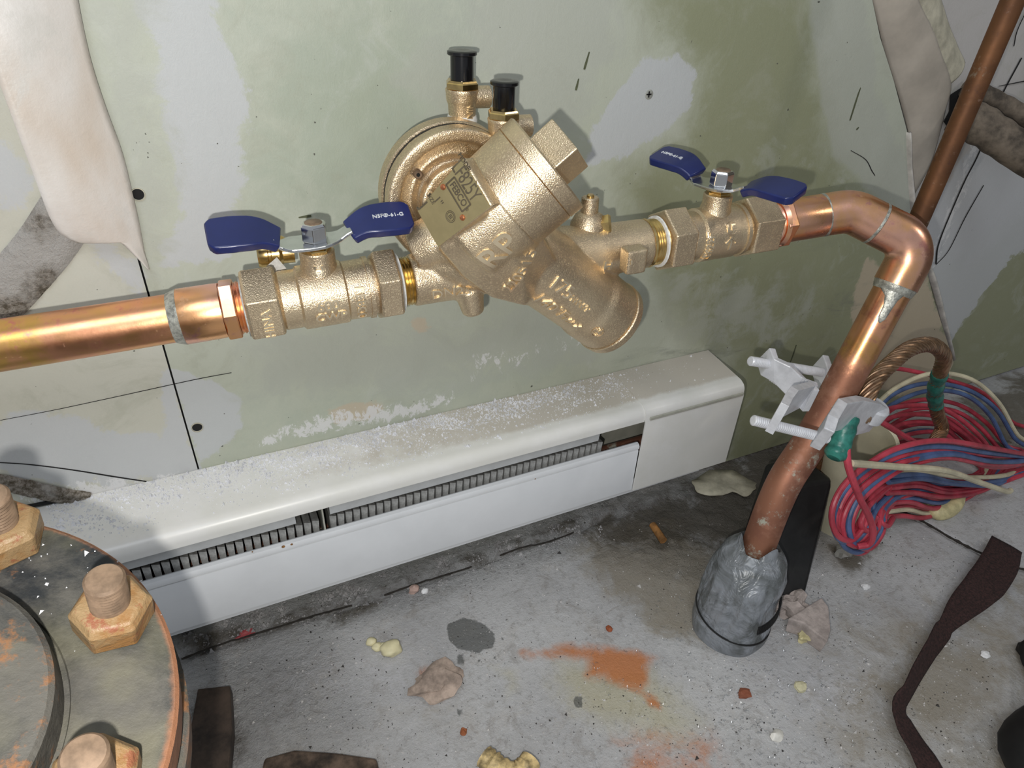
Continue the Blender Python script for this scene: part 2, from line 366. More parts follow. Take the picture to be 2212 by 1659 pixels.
WM = [  # (layer, outline on the wall, feather in metres, weight)
 ('pale', wp([(288,-30),(455,-30),(462,60),(490,140),(528,170),(548,232),(530,282),(516,340),(520,420),(514,500),(482,560),(350,575),(392,420),(375,330),(348,250),(320,120)]), .012, 1),
 ('soft', wp([(180,-30),(330,-30),(360,260),(380,420),(340,600),(300,560),(230,230)]), .02, .85),
 ('pale', wp([(1395,132),(1450,118),(1500,160),(1492,232),(1430,292),(1340,342),(1270,352),(1285,270),(1340,190)]), .010, 1),
 ('soft', wp([(1020,-40),(1340,-40),(1330,120),(1280,220),(1180,300),(1060,240),(1020,120)]), .025, 1),
 ('soft', wp([(850,-40),(1020,-40),(1020,300),(900,260),(840,140)]), .03, .7),
 ('soft', wp([(1742,-40),(1850,-40),(1890,200),(1950,350),(1985,470),(1900,430),(1800,330),(1770,180)]), .008, 1),
 ('green', wp([(560,60),(860,-40),(1000,-40),(1020,500),(850,520),(560,430)]), .05, 1),
 ('olive', wp([(640,170),(800,40),(900,60),(930,400),(830,440),(640,420)]), .05, .7),
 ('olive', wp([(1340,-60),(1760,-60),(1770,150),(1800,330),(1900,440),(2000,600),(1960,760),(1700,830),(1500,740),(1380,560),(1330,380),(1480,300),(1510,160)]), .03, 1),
 ('olive', wp([(1600,560),(2100,560),(2300,400),(2400,1000),(1560,1050),(1560,850)]), .05, 1),  # olive board colour; its right end also carries the corner's shade as paint
 ('soft', wp([(1400,600),(1560,560),(1800,640),(1700,760),(1480,760)]), .03, .6),
 ('dark_blotch', wp([(1380,480),(2000,560),(1950,980),(1350,850)]), .05, 1),
 ('green', wp([(500,830),(860,780),(1250,700),(1240,820),(860,950),(480,1000)]), .03, .5),
 ('soft', wp([(560,620),(900,700),(1300,640),(1280,760),(900,860),(540,850)]), .04, .9),
 ('pale', wp([(364,800),(405,803),(470,830),(516,860),(522,920),(480,968),(440,1000),(430,1020),(372,820)]), .008, .95),
 ('tan', wp([(705,885),(760,868),(830,862),(838,884),(800,905),(725,915)]), .006, .95),
 ('tan', wp([(884,692),(915,684),(936,706),(912,718),(888,714)]), .005, .8),
 ('white', wp([(660,910),(760,885),(900,872),(980,850),(975,868),(850,905),(700,930),(560,960),(560,950)]), .008, .8),
 ('white', wp([(1020,760),(1300,700),(1300,740),(1010,830)]), .02, .36),
 ('tan', wp([(1872,560),(1990,590),(2010,640),(2050,760),(2060,820),(1960,860),(1840,820),(1840,640)]), .010, 1),
 ('pale', wp([(-40,905),(60,895),(190,905),(262,952),(345,930),(352,1030),(240,1060),(-40,1010)]), .012, .9),
 ('pale', wp([(340,950),(356,800),(364,800),(436,1020),(330,1060)]), .008, .9),
 ('pale', wp([(200,480),(290,560),(310,640),(240,600),(190,520)]), .012, .9),
 ('pale', wp([(-40,290),(30,310),(50,370),(40,470),(-40,480)]), .012, .9),
 ('white', wp([(40,1075),(200,1040),(300,1040),(420,1020),(300,1062),(120,1100)]), .008, .8),
 ('dark_blotch', wp([(60,300),(110,400),(90,480),(40,420)]), .02, 1),  # darker blotches along the left edge of the wallpaper flap
 ('pale', wp([(2040,420),(2120,300),(2300,300),(2300,500),(2190,560),(2060,740),(2010,600),(1990,480)]), .012, 1),
 ('white', wp([(2010,560),(2075,400),(2110,300),(2130,330),(2050,520),(2020,610)]), .008, .6),
]
ATT = ['pale', 'soft', 'olive', 'green', 'tan', 'white', 'dark_blotch']
PLANE = lambda co: co[:, [0, 2]]
w0 = MB(); w0.aabox((-1.2, YW + .008, -.05), (1.5, YW + .06, 1.7))
wall = struct(w0.build('wall_back', DARK, None, False))
crack = np.array([at(x, y, YW)[[0, 2]] for x, y in [(1855,-160),(1876,0),(1893,80),(1922,170),(1953,285),(1956,380),(1966,480),(1980,520),(2010,640),(2055,780)]])
XJ = at(365, 790, YW)[0]
def edge_r(z): return np.interp(z, crack[::-1, 1], crack[::-1, 0], left=None)
def main_fn(p):
    z = p[:, 1]; xe = edge_r(z); zz = np.clip((z - crack[-1, 1]) / -.02, 0, 1)
    x = XJ + .0006 + p[:, 0] * (xe - XJ - .0006)
    bow = .004 * np.clip((p[:, 0] - .93) / .07, 0, 1)
    return np.stack([x, YW - bow, z], 1)
def zlist(a, b, st): return np.arange(a, b, st)
vs = np.concatenate([zlist(.003, .60, .0035), zlist(.60, 1.7, .05)])
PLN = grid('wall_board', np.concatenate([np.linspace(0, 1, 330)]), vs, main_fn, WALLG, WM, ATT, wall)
PLN['label'] = 'green moisture-resistant board with grey filler patches'
grid('wall_board', np.concatenate([zlist(-1.2, -.32, .05), np.arange(-.32, XJ - .0030, .0035), [XJ - .0006]]), vs,
     lambda p: np.stack([p[:, 0], np.full(len(p), YW), p[:, 1]], 1), WALLL, WM, ATT, wall)['label'] = 'beige board left of the black joint'
def right_fn(p):
    z = p[:, 1]; x0 = edge_r(z) - .004
    return np.stack([x0 + p[:, 0] * (1.5 - x0), np.full(len(p), YW + .004), z], 1)
vr = np.concatenate([zlist(.003, .60, .004), zlist(.60, 1.7, .05)])
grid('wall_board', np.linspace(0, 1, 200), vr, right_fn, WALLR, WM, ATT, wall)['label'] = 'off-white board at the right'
# right wall, far outside the flash
g = MB(); g.aabox((1.5, -1.5, -.05), (1.55, YW + .06, 1.7)); struct(g.build('wall_right', plain('dim_side_wall', (.16, .14, .11), .8, 0, .3, 12), None, False))
# cut lines and cracks: thin dark strips let into the boards
def wall_line(name, pts, width, y=YW, mat=DARK, prom=.0006):
    P = smooth_path([at(a, b, y - prom * .2) for a, b in pts], 6); m = MB()
    wd = np.linspace(.35, 1, len(P)) if width > 0 else np.ones(len(P)); wd = np.minimum(wd, wd[::-1] + .3) * abs(width)
    T = np.gradient(P, axis=0); W = [np.cross(nz(t), (0, 1, 0)) for t in T]
    m.ribbon(P, W, list(wd), prom); return m.build(name, mat, wall, False)
wall_line('crack_line', [(1838,325),(1870,345),(1885,372),(1905,400),(1932,430)], .0012)
wall_line('crack_line', [(-20,998),(60,1003),(150,1014),(250,1030),(330,1042)], .0012)
wall_line('crack_line', [(0,908),(120,885),(260,855),(420,820),(500,805)], .0005)
wall_line('crack_line', [(2207,125),(2160,215),(2115,330),(2080,400),(2030,520),(2022,570)], -.0016, YW + .003)
wall_line('crack_line', [(2158,186),(2240,170)], .0012, YW + .003)
wall_line('crack_line', [(2240,-20),(2200,60),(2190,100)], .001, YW + .003)
wall_line('crack_line', [(2022,572),(2050,540),(2085,470),(2125,400)], .0013, YW + .003)
for a in [[(1273,112),(1262,150)], [(1250,170),(1244,195)], [(1868,165),(1855,200),(1836,260)], [(1700,800),(1712,770),(1720,745)], [(645,470),(672,466)], [(1855,275),(1850,280)]]:
    wall_line('gouge', a, .0022, mat=plain('gouge', (.10, .11, .06), .9))
# screw, holes
def disc_on_wall(name, px, py, r, mat, y=YW, th=.0008, parent=wall):
    p = at(px, py, y); m = MB(); m.lathe([(0, r), (th * .6, r), (th, r * .8)], p + np.array([0, .0002, 0]), (0, -1, 0), 24); return m.build(name, mat, parent)
s = disc_on_wall('screw_head', 1402, 204, .0036, plain('screw_paint', (.45, .46, .42), .5, .3))
p = at(1402, 204, YW - .0009); m = MB(); m.box(p, np.eye(3), (.0022, .0002, .0005)); m.box(p, np.eye(3), (.0005, .0002, .0022)); m.build('cross_slot', DARK, s, False)
for a, b, r in ((298, 420, .0035), (426, 923, .0036)):
    h = disc_on_wall('screw_hole', a, b, r, DARK, th=.0003)
    m = MB(); p = at(a, b, YW); m.lathe([(-.001, r), (.0008, r * 1.05), (.0007, r * 1.15), (-.001, r * 1.2)], p, (0, -1, 0), 20, caps=(False, False)); m.build('hole_rim', PAPER, h)

# floor
FM = [
 ('rust', fp([(1130,1410),(1200,1400),(1240,1395),(1290,1400),(1400,1415),(1420,1420),(1395,1440),(1400,1475),(1385,1490),(1340,1475),(1270,1460),(1275,1425),(1230,1418),(1150,1418)]), .009, 1.05),
 ('rust', fp([(1370,1590),(1460,1600),(1480,1700),(1340,1720),(1335,1610)]), .02, .7),
 ('rust', fp([(1400,1610),(1540,1600),(1560,1700),(1400,1720)]), .02, .72),
 ('rust', fp([(905,1450),(950,1440),(985,1470),(960,1505),(915,1490)]), .008, .8),
 ('rust', fp([(1385,1490),(1410,1500),(1425,1530),(1405,1520)]), .006, .8),
 ('yellow', fp([(1200,1420),(1420,1440),(1510,1560),(1470,1610),(1280,1560),(1190,1480)]), .03, .9),
 ('yellow', fp([(1060,1440),(1110,1450),(1120,1490),(1090,1510),(1100,1470)]), .012, .8),
 ('brown', fp([(1240,1180),(1450,1120),(1560,1230),(1530,1330),(1530,1400),(1430,1360),(1330,1290)]), .02, 1),
 ('brown', fp([(1850,1380),(2250,1300),(2250,1700),(1950,1700),(1850,1560)]), .06, .9),
 ('brown', fp([(840,1520),(1000,1500),(980,1600),(880,1600)]), .03, .4),
 ('dirt', fp([(1270,1150),(1480,1050),(1570,1000),(1740,930),(1760,1080),(1640,1180),(1560,1180),(1440,1170),(1330,1190)]), .02, .95),
 ('dirt', fp([(395,1390),(560,1345),(760,1282),(930,1228),(1240,1125),(1250,1140),(1040,1220),(930,1258),(760,1330),(640,1345),(480,1400),(420,1420)]), .008, .50),
 ('dirt', fp([(690,1330),(760,1300),(815,1285),(815,1312),(740,1350),(700,1370)]), .01, .75),
 ('dirt', fp([(420,1500),(560,1560),(560,1640),(470,1700),(430,1700)]), .02, .7),
 ('dirt', fp([(2060,900),(2150,820),(2400,760),(2400,960),(2100,985)]), .03, 1),  # shade and clutter behind the wire coil, put into the floor colour
 ('dirt', fp([(1800,1180),(1880,1120),(1920,1150),(1880,1220),(1840,1240)]), .012, .8),
 ('wet', fp([(965,1350),(1000,1337),(1040,1345),(1068,1370),(1064,1395),(1030,1410),(990,1400),(970,1380)]), .005, 1),
 ('wet', fp([(985,1410),(1005,1410),(1000,1440),(985,1436)]), .005, .75),
 ('wet', fp([(1240,1505),(1258,1505),(1255,1530),(1242,1526)]), .003, .9), ('wet', fp([(985,1530),(1000,1532),(998,1548),(986,1545)]), .003, .8),
 ('pale', fp([(560,1400),(900,1380),(900,1500),(620,1560)]), .05, .55), ('pale', fp([(1600,1430),(1860,1450),(1900,1540),(1700,1560)]), .05, .55),
 ('rough', fp([(380,1360),(1240,1080),(1300,1160),(400,1460)]), .02, 1), ('rough', fp([(420,1400),(700,1380),(760,1560),(450,1700)]), .03, .8), ('rough', fp([(1240,1100),(1760,930),(1760,1150),(1560,1260),(1300,1200)]), .02, 1),
]
for k in range(26):
    x, y = random.gauss(1050, 55), random.gauss(1405, 40); s_ = random.uniform(2, 6)
    FM.append(('wet', fp([(x - s_, y), (x, y - s_), (x + s_, y), (x, y + s_)]), .0018, .8))
ledge = np.array(fp([(390,1425),(470,1395),(560,1368),(700,1325),(820,1290),(900,1262),(1020,1225),(1120,1185),(1240,1150),(1300,1120)]))
joint = np.array(fp([(1880,1075),(1940,1100),(2000,1130),(2060,1165),(2120,1195),(2180,1222),(2260,1240)]))
def polydist(P, L):
    d = np.full(len(P), 1e9)
    for a, b in zip(L[:-1], L[1:]):
        ab = b - a; t = np.clip(((P - a) @ ab) / (ab @ ab), 0, 1); d = np.minimum(d, np.linalg.norm(P - (a + t[:, None] * ab), axis=1))
    return d
def fnoise(P, s, o=0): return np.array([noise.noise(Vector((p[0] * s + o, p[1] * s, o * 1.7))) for p in P])
def floor_fn(p):
    z = np.zeros(len(p)); near = (p[:, 0] > -.25) & (p[:, 0] < 1.0) & (p[:, 1] > .0) & (p[:, 1] < .47)
    P = p[near]; yl = np.interp(P[:, 0], ledge[:, 0], ledge[:, 1]); nn = fnoise(P, 60); n2 = fnoise(P, 170, 4)
    behind = np.clip((P[:, 1] - yl) / .003, 0, 1) * (P[:, 0] < ledge[-1, 0] + .03)
    dz = behind * (.005 + .0022 * nn + .0016 * n2) - .0045 * np.exp(-(polydist(P, ledge) / .0022) ** 2)
    rgh = np.clip(.5 + .5 * sdf(P, fp([(1240,1100),(1760,930),(1760,1150),(1560,1260),(1300,1200)])) / .02, 0, 1)
    dz += rgh * (.003 * nn + .002 * n2)
    rg2 = np.clip(.5 + .5 * sdf(P, fp([(420,1400),(700,1380),(760,1560),(450,1700)])) / .03, 0, 1); dz += rg2 * .0018 * n2
    dj = polydist(P, joint); dz -= .006 * np.exp(-(dj / .0022) ** 2); dz += .0004 * nn
    z[near] = dz; return np.stack([p[:, 0], p[:, 1], z], 1)
PLANE = lambda co: co[:, :2]
fx = np.concatenate([zlist(-1.2, -.25, .06), zlist(-.25, 1.0, .0028), [1.0, 1.2, 1.5]]); fy = np.concatenate([zlist(-1.6, 0, .08), zlist(0, YW + .006, .0028), [.47, .5]])
floor = struct(grid('floor', fx, fy, floor_fn, FLOORM, FM, ['brown', 'yellow', 'dirt', 'pale', 'rust', 'wet', 'rough']))

def floor_line(pts, width, z=.0012, mat=DARK):
    P = smooth_path([onz(a, b, z) for a, b in pts], 6); m = MB()
    P = P + np.array([[.0008 * noise.noise(Vector((i * .7, 3, z * 900))), .0008 * noise.noise(Vector((i * .7, 8, 1))), 0] for i in range(len(P))])
    w_ = [width * (.45 + .9 * abs(noise.noise(Vector((i * .5, 1, 7))))) for i in range(len(P))]
    m.ribbon(P, [np.cross(nz(t), (0, 0, 1)) for t in np.gradient(P, axis=0)], w_, .0012); return m.build('floor_crack', mat, floor, False)
CRK = plain('crack_dirt', (.035, .03, .025), .95)
floor_line([(1880,1075),(1940,1100),(2000,1130),(2060,1165),(2120,1195),(2180,1222),(2260,1240)], .0042, .0006, CRK)
floor_line([(392,1424),(470,1394),(560,1367),(640,1342),(700,1324),(760,1308)], .0022, .0035, CRK)
floor_line([(830,1286),(900,1261),(960,1243),(1020,1224)], .0022, .0035, CRK)
floor_line([(1080,1200),(1130,1182),(1180,1172),(1240,1150)], .0020, .0035, CRK)

# ---------------------------------------------------------------- baseboard heater
XL, XR, YF = -.34, .455, .400
ht = thing('baseboard_heater', (.1, .43, 0), 'long white metal baseboard heater with open fin slot under the pipes', 'heater')
def zf(py_ratio, y): return HC + py_ratio * y
ZT = zf(-.777, YW); ZS = zf(-.940, YF); ZLp = zf(-1.008, YF); ZB = zf(-1.151, YF); ZB2 = zf(-1.168, YF)
prof = [(YW - .0006, ZT)] + [(YW - k * (YW - YF - .010) / 6, ZT - .0045 * k / 6) for k in range(1, 6)]
ct = (YF + .0095, ZT - .0045 - .0095)
for k in range(0, 9):
    an = math.radians(90 + k * 90 / 8); prof.append((ct[0] + .0095 * math.cos(an), ct[1] + .0095 * math.sin(an)))
prof.append((YF, ZS)); prof.append((YF + .004, ZS - .0005))
def extrude_profile(prof, x0, x1, th, nx=2, name='', mat=None, parent=None, dirt=None):
    P = np.array(prof); T = np.gradient(P, axis=0); Nn = np.stack([-T[:, 1], T[:, 0]], 1); Nn /= np.linalg.norm(Nn, axis=1)[:, None]
    I = P + Nn * th; ring = np.vstack([P, I[::-1]]); n = len(ring); xs = np.linspace(x0, x1, nx); V = []
    for x in xs: V += [(x, a, b) for a, b in ring]
    Fc = [[i * n + k, i * n + (k + 1) % n, (i + 1) * n + (k + 1) % n, (i + 1) * n + k] for i in range(nx - 1) for k in range(n)]
    m = len(P)
    for base, rev in ((0, True), ((nx - 1) * n, False)):
        for k in range(m - 1):
            f = [base + k, base + k + 1, base + n - 2 - k, base + n - 1 - k]; Fc.append(f if rev else f[::-1])
    o = MB().add(V, Fc).build(name, mat, parent)
    a = o.data.attributes.new('dirt', 'FLOAT', 'POINT')
    a.data.foreach_set('value', [float(np.clip((y - YF - .008) / .012, 0, 1) * (.35 + .75 * np.clip((x - .0) / .25, 0, 1))) for x, y, z in V])
    return o
XE = XR - (XR - at(1392, 912, YF)[0])
extrude_profile(prof, XL, XE, .0012, 24, 'cover_panel', HEAT, ht)
# end cap: its own folded box
prof2 = [(YW - .0006, ZT + .0006)] + [(a, b + .0008) for a, b in prof[1:-2]] + [(YF - .001, ZS), (YF - .001, ZB)]
prof2 = [(a if a > YF + .003 else a - .0008, b) for a, b in prof2]
extrude_profile(prof2, XE, XR, .0012, 10, 'end_cap', HEAT, ht)
m = MB(); m.prism([(XR - .0012, a, b) for a, b in [(YW - .0006, ZT + .0006)] + prof2[1:] + [(YW - .0006, ZB)]], (.0012, 0, 0)); m.build('end_plate', HEAT, ht, False, bevel=.0006)
m = MB(); m.aabox((XE + .004, YF - .0032, ZS + .0022), (XR - .002, YF - .0016, ZS + .0055)); m.build('cap_fold', HEATIN, ht, False, bevel=.0006)
# front panel with rolled lip
fpf = [(YF + .007, ZLp - .004), (YF + .0065, ZLp - .001), (YF + .004, ZLp + .0006), (YF + .001, ZLp), (YF - .0003, ZLp - .002), (YF - .0002, ZLp - .005), (YF + .0012, ZLp - .0062), (YF + .0002, ZLp - .0078), (YF, ZB)]
extrude_profile(fpf, XL, XE - .0006, .0010, 3, 'front_panel', HEATW, ht)
m = MB(); m.aabox((XL, YF + .003, ZB2), (at(1515, 1015, YF)[0], YF + .0042, ZB + .01)); m.build('bottom_strip', HEATW, ht, False)
m = MB(); m.aabox((XL, YW - .003, ZB2 + .002), (XR - .002, YW - .0016, ZT - .002)); m.build('back_panel', HEATIN, ht, False)
m = MB(); m.aabox((XL, YF + .006, ZB2 + .002), (XR - .002, YW - .003, ZB2 + .004)); m.build('bottom_panel', HEATIN, ht, False)
RSP = plain('rust_spot', (.30, .15, .05), .8, 0, .3, 200)
for a, b, r_ in ((612, 1181, .0014), (630, 1176, .0010), (1156, 1034, .0008), (545, 1192, .0006)):
    p = at(a, b, YF); m = MB(); m.lathe([(0, r_), (.0004, r_ * .7)], p, (0, -1, 0), 10); m.build('rust_spot', RSP, ht)
# damper vane between the slot and the cover
x0, x1 = at(636, 1090, YF)[0], at(700, 1090, YF)[0]
for a, b in ((XL, x0 - .001), (x1 + .004, at(1302, 940, YF)[0])):
    m = MB(); m.prism([(a, YF + .0035, ZS + .004), (a, YF + .0055, ZS - .0128), (a, YF + .0063, ZS - .0126), (a, YF + .0043, ZS + .0045)], (b - a, 0, 0)); m.build('damper_vane', plain('vane_grey', (.50, .52, .53), .45, 0, .05), ht, False)
m = MB(); m.aabox((x1 - .002, YF + .006, ZB + .01), (x1 - .0008, YF + .050, ZS + .008)); m.aabox((x1 - .002, YF + .006, ZS - .003), (x1 + .008, YF + .0072, ZS + .006)); m.build('hanger_bracket', HEATIN, ht, False)
m = MB(); m.lathe([(0, .0085), (XR - XL - .02, .0085)], (XL + .01, YF + .030, ZB + .028), (1, 0, 0), 16); m.build('heating_tube', COP_OLD, ht)
def fin_mesh():
    m = MB(); z1 = ZLp + .0085; z0 = ZB + .008; y0 = YF + .0100; y1 = YF + .0500
    m.aabox((-.0003, y0, z0), (.0003, y1, z1))
    m.prism([(0, y0, z1), (.0050, y0, z1 - .0016), (.0050, y0 + .034, z1 - .0016), (0, y0 + .034, z1)], (0, 0, -.0004))
    m.prism([(0, y0, z1), (.0050, y0, z1 - .0016), (.0016, y0, z0 + .01), (0, y0, z0 + .01)], (0, .0004, 0))
    return m.mesh('fin', FINM, False)
fm = fin_mesh(); PITCH = .0064
for a, b in ((at(255, 1240, YF)[0], x1 - .006), (x1 + .004, at(1308, 950, YF)[0])):
    x = a
    while x < b:
        o = link('fin', fm, ht); o.location = (x, 0, 0); o.rotation_euler = (0, 0, 0)
        o.matrix_parent_inverse = Matrix.Translation(-Vector(ht.location)); x += PITCH

# ---------------------------------------------------------------- the pipe run
P0 = at(300, 699, .401); P1 = at(1720, 474, .366)
UR, WR, VR = None, None, None
UR = nz(P1 - P0); WR = nz(np.array([0, 0, 1]) - UR * UR[2]); VR = np.cross(UR, WR)      # along, up, toward the room
LEN = np.linalg.norm(P1 - P0)
def RT(px):                                                    # distance along the run for an image column
    lo, hi = -.5, 1.0
    for _ in range(50):
        md = (lo + hi) / 2
        if pr(P0 + UR * md)[0] < px: lo = md
        else: hi = md
    return lo
def RP(t): return P0 + UR * t
def runlathe(mb, prof, n=40, phase=0): return mb.lathe([(t, r) for t, r in prof], P0, UR, n, hint=WR, phase=phase)
def hexprof(t0, t1, rc, ch=.0018): return [(t0, rc * .86), (t0 + ch * .35, rc * .97), (t0 + ch, rc), (t1 - ch, rc), (t1 - ch * .35, rc * .97), (t1, rc * .86)]

def sym_threads(t0, t1, r, pitch=.0019):
    out = []; t = t0
    while t < t1 - pitch * .5: out += [(t, r), (t + pitch * .5, r - .0009)]; t += pitch
    return out + [(t1, r)]

# left copper pipe
lp = thing('copper_pipe', RP(RT(200)), 'heat-tinted horizontal copper pipe coming in from the left edge', 'pipe')
t385, t480, t515, t530 = RT(388), RT(482), RT(514), RT(530)
m = MB(); runlathe(m, [(-.95, .0143), (t385 + .01, .0143)], 48); m.build('tube', COP_PIPE, lp)
m = MB(); runlathe(m, [(t385 - .0045, .0146), (t385 - .002, .0156), (t385, .0163), (t385 + .0012, .0166)], 48); m.build('solder_ring', SOLDER, lp)
m = MB(); runlathe(m, [(t385, .0160), (t385 + .001, .0165), (t480 - .004, .0165), (t480, .0163)], 48); m.build('adapter_cup', COP_BRIGHT, lp)
m = MB(); runlathe(m, hexprof(t480, t515, .0186, .001), 6, .3); m.build('adapter_hex', COP_BRIGHT, lp, False)
m = MB(); runlathe(m, sym_threads(t515, t530 + .004, .0160), 40); m.build('thread', COP_BRIGHT, lp)

def emboss(mb_bvh, s, O, X, N, size, h, mat, parent, name='lettering', track=1.0, sub=True, boldness=0.0, xs=1.0):
    X = nz(X); N = nz(N); X = nz(X - N * N.dot(X)); Yv = np.cross(N, X)
    cu = bpy.data.curves.new('t', 'FONT'); cu.body = s; cu.size = size * 1.32; cu.extrude = 1.0; cu.align_x = 'CENTER'; cu.align_y = 'CENTER'; cu.resolution_u = 3; cu.space_character = track; cu.offset = boldness
    ob = bpy.data.objects.new('t', cu); C.objects.link(ob); dg = bpy.context.evaluated_depsgraph_get(); dg.update()
    me = bpy.data.meshes.new_from_object(ob.evaluated_get(dg)); bpy.data.objects.remove(ob); bpy.data.curves.remove(cu)
    import bmesh
    bm = bmesh.new(); bm.from_mesh(me); bmesh.ops.triangulate(bm, faces=bm.faces)
    if mb_bvh:
        for _ in range(3):
            es = [e for e in bm.edges if e.calc_length() > size * .16]
            if es: bmesh.ops.subdivide_edges(bm, edges=es, cuts=1)
            bmesh.ops.triangulate(bm, faces=[f for f in bm.faces if len(f.verts) > 4])
    for v in bm.verts:
        a, b, c = v.co; a *= xs; q = O + X * a + Yv * b
        hit = mb_bvh.ray_cast(Vector(q + N * .03), Vector(-N), .08) if mb_bvh else None
        base = np.array(hit[0]) if hit and hit[0] is not None else q
        v.co = Vector(base + N * (h if c > 0 else -.0008))
    bm.to_mesh(me); bm.free(); me.name = name; fin(me, mat, bool(mb_bvh), 50)
    return link(name, me, parent)

# ---------------------------------------------------------------- ball valves
def ball_valve(name, px, label, flip, hang, texts):
    t = [RT(x) for x in px]                                    # hexL0, hexL1, neck, body0, body1, flange, hexR0, hexR1
    root = thing(name, RP((t[0] + t[-1]) / 2), label, 'valve', None)
    RB = .0190
    prof = [(t[1] - .002, .0165), (t[1], .0172), (t[2], .0176), (t[2] + .003, RB), (t[3], RB + .0012), (t[3] + .0015, RB + .0012)]
    prof = [(t[1] - .002, .0165), (t[1], .0172), (t[1] + .001, RB - .0010), (t[3] - .0014, RB - .0010), (t[3], RB + .0007)]
    prof += [(t[4], RB + .0007), (t[4] + .0012, RB - .0006), (t[5] - .003, RB - .0004), (t[5] - .0028, RB + .0006), (t[5], RB + .0006), (t[5] + .0005, RB - .0018), (t[6], .0172), (t[6] + .002, .0165)]
    b = MB(); runlathe(b, prof, 56)
    stem_t = (t[3] + t[4]) / 2; S0 = RP(stem_t); UP = np.array([0, 0, 1.0])
    st = MB(); st.lathe([(.008, .0128), (.019, .0112), (.0215, .0104), (.029, .0104), (.0298, .0098)], S0, UP, 36)
    body = b.build('body', CAST, root); st.build('stem_housing', CAST, root)
    hl = MB(); runlathe(hl, hexprof(t[0], t[1], .0236), 6, hang); hl.build('hex_end', CAST, root, False, bevel=.0005)
    hr = MB(); runlathe(hr, hexprof(t[6], t[7], .0236), 6, hang); hr.build('hex_end', CAST, root, False, bevel=.0005)
    pk = MB(); pk.lathe([(.0288, .0088), (.0315, .0088), (.0318, .0070), (.0335, .0068)], S0, UP, 6); pk.build('packing_nut', BRASS, root, False)
    # handle
    hd = np.array([math.cos(flip), math.sin(flip), 0]); hs = np.cross((0, 0, 1), hd); ZH = .0345
    steel = MB(); xs = [-.0245, -.0215, -.018, -.012, 0, .012, .018, .0215, .0245]; zs = [.0062, .0015, 0, 0, 0, .0015, .0045, .0062]
    wd = [.013, .0125, .014, .0215, .0225, .0215, .014, .0125, .013]
    HP = smooth_path([S0 + UP * (ZH + z) + hd * x for x, z in zip(xs, zs)], 3)
    W2 = np.interp(np.linspace(0, 1, len(HP)), np.linspace(0, 1, len(wd)), wd)
    steel.ribbon(HP, hs, list(W2), .0022); plate = steel.build('handle_plate', STEEL, root, False, bevel=.0006)
    for sg in (-1, 1):
        vx = [.0205, .025, .030, .036, .046, .055, .0585]; vz = [.0035, .0062, .0085, .0095, .0098, .0096, .0094]; vw = [.0175, .0190, .0215, .0240, .0250, .0240, .0160]
        VP = smooth_path([S0 + UP * (ZH + z) + hd * x * sg for x, z in zip(vx, vz)], 3); VW = np.interp(np.linspace(0, 1, len(VP)), np.linspace(0, 1, 7), vw)
        hq = hs * (1 if hs[1] > 0 else -1); hq = hq + np.array([0, 0, .42]) if abs(hs[1]) > .5 else hs + np.array([0, 0, .25]) * (1 if hs[1] > 0 else -1)
        sl = MB(); sl.ribbon(VP, hq, list(VW), .0056); slv = sl.build('handle_sleeve', VINYL, root, True, 60, bevel=.0018)
        if sg == texts['sg']:
            c_ = S0 + UP * (ZH + .0098) + hd * sg * .044 + nz(np.cross(hd, nz(hq))) * (1 if np.cross(hd, hq)[2] > 0 else -1) * .0031
            emboss(None, 'NSF\u00ae-61-G', c_, texts['hx'], nz(np.cross(hd, nz(hq))) * (1 if np.cross(hd, hq)[2] > 0 else -1), .0030, .00012, WHITEINK, slv, 'printing')
    nt = MB(); nt.lathe([(ZH + .001, .0072), (ZH + .002, .0080), (ZH + .0105, .0080), (ZH + .0122, .0068)], S0, UP, 6, phase=.25); nut = nt.build('handle_nut', CHROME, root, False, bevel=.0004)
    ss = MB(); ss.lathe([(ZH + .008, .0052), (ZH + .0124, .0052), (ZH + .0128, .0045)], S0, UP, 24); ss.build('stem_tip', STUD, nut)
    bv = b.bvh()
    for s_, tt, ang, rot, size in texts['body']:
        n_ = math.cos(ang) * VR + math.sin(ang) * WR; O = RP(tt) + n_ * .018
        tx = UR * math.cos(rot) + np.cross(n_, UR) * math.sin(rot)
        emboss(bv, s_, O, tx, n_, size, .0008, CASTL, body, boldness=.0002)
    for s_, end, tt, ang, rot, size in texts.get('hex', []):
        n_ = math.cos(ang) * VR + math.sin(ang) * WR; tx = UR * math.cos(rot) + np.cross(n_, UR) * math.sin(rot)
        emboss((hl if end == 'l' else hr).bvh(), s_, RP(tt) + n_ * .02, tx, n_, size, .0007, CASTL, body, boldness=.0002)
    if texts.get('stem'):
        s_, ang, zz = texts['stem']; n_ = nz(math.cos(ang) * VR + math.sin(ang) * UR); emboss(st.bvh(), s_, S0 + UP * zz + n_ * .01, np.cross(UP, n_), n_, .0062, .0007, CASTL, body, boldness=.0002)
    if texts.get('ring'):
        tt, ang = texts['ring']; n_ = math.cos(ang) * VR + math.sin(ang) * WR; O = RP(tt) + n_ * (RB + .0002); rg = MB()
        a_, u_, v_ = frame(n_, WR); pts = [O + .0050 * (math.cos(k / 12 * math.pi) * u_ + math.sin(k / 12 * math.pi) * v_) for k in range(25)]
        pts = [q - n_ * (RB - math.sqrt(max(0, RB ** 2 - (q - O).dot(WR * math.cos(ang)) ** 2))) * .0 for q in pts]; rg.sweep(pts, .0004, 6); rg.build('cast_ring', CAST, body)
    return root, S0
lb_px = [531, 606, 632, 650, 742, 800, 808, 858]
tl = [RT(x) for x in lb_px]
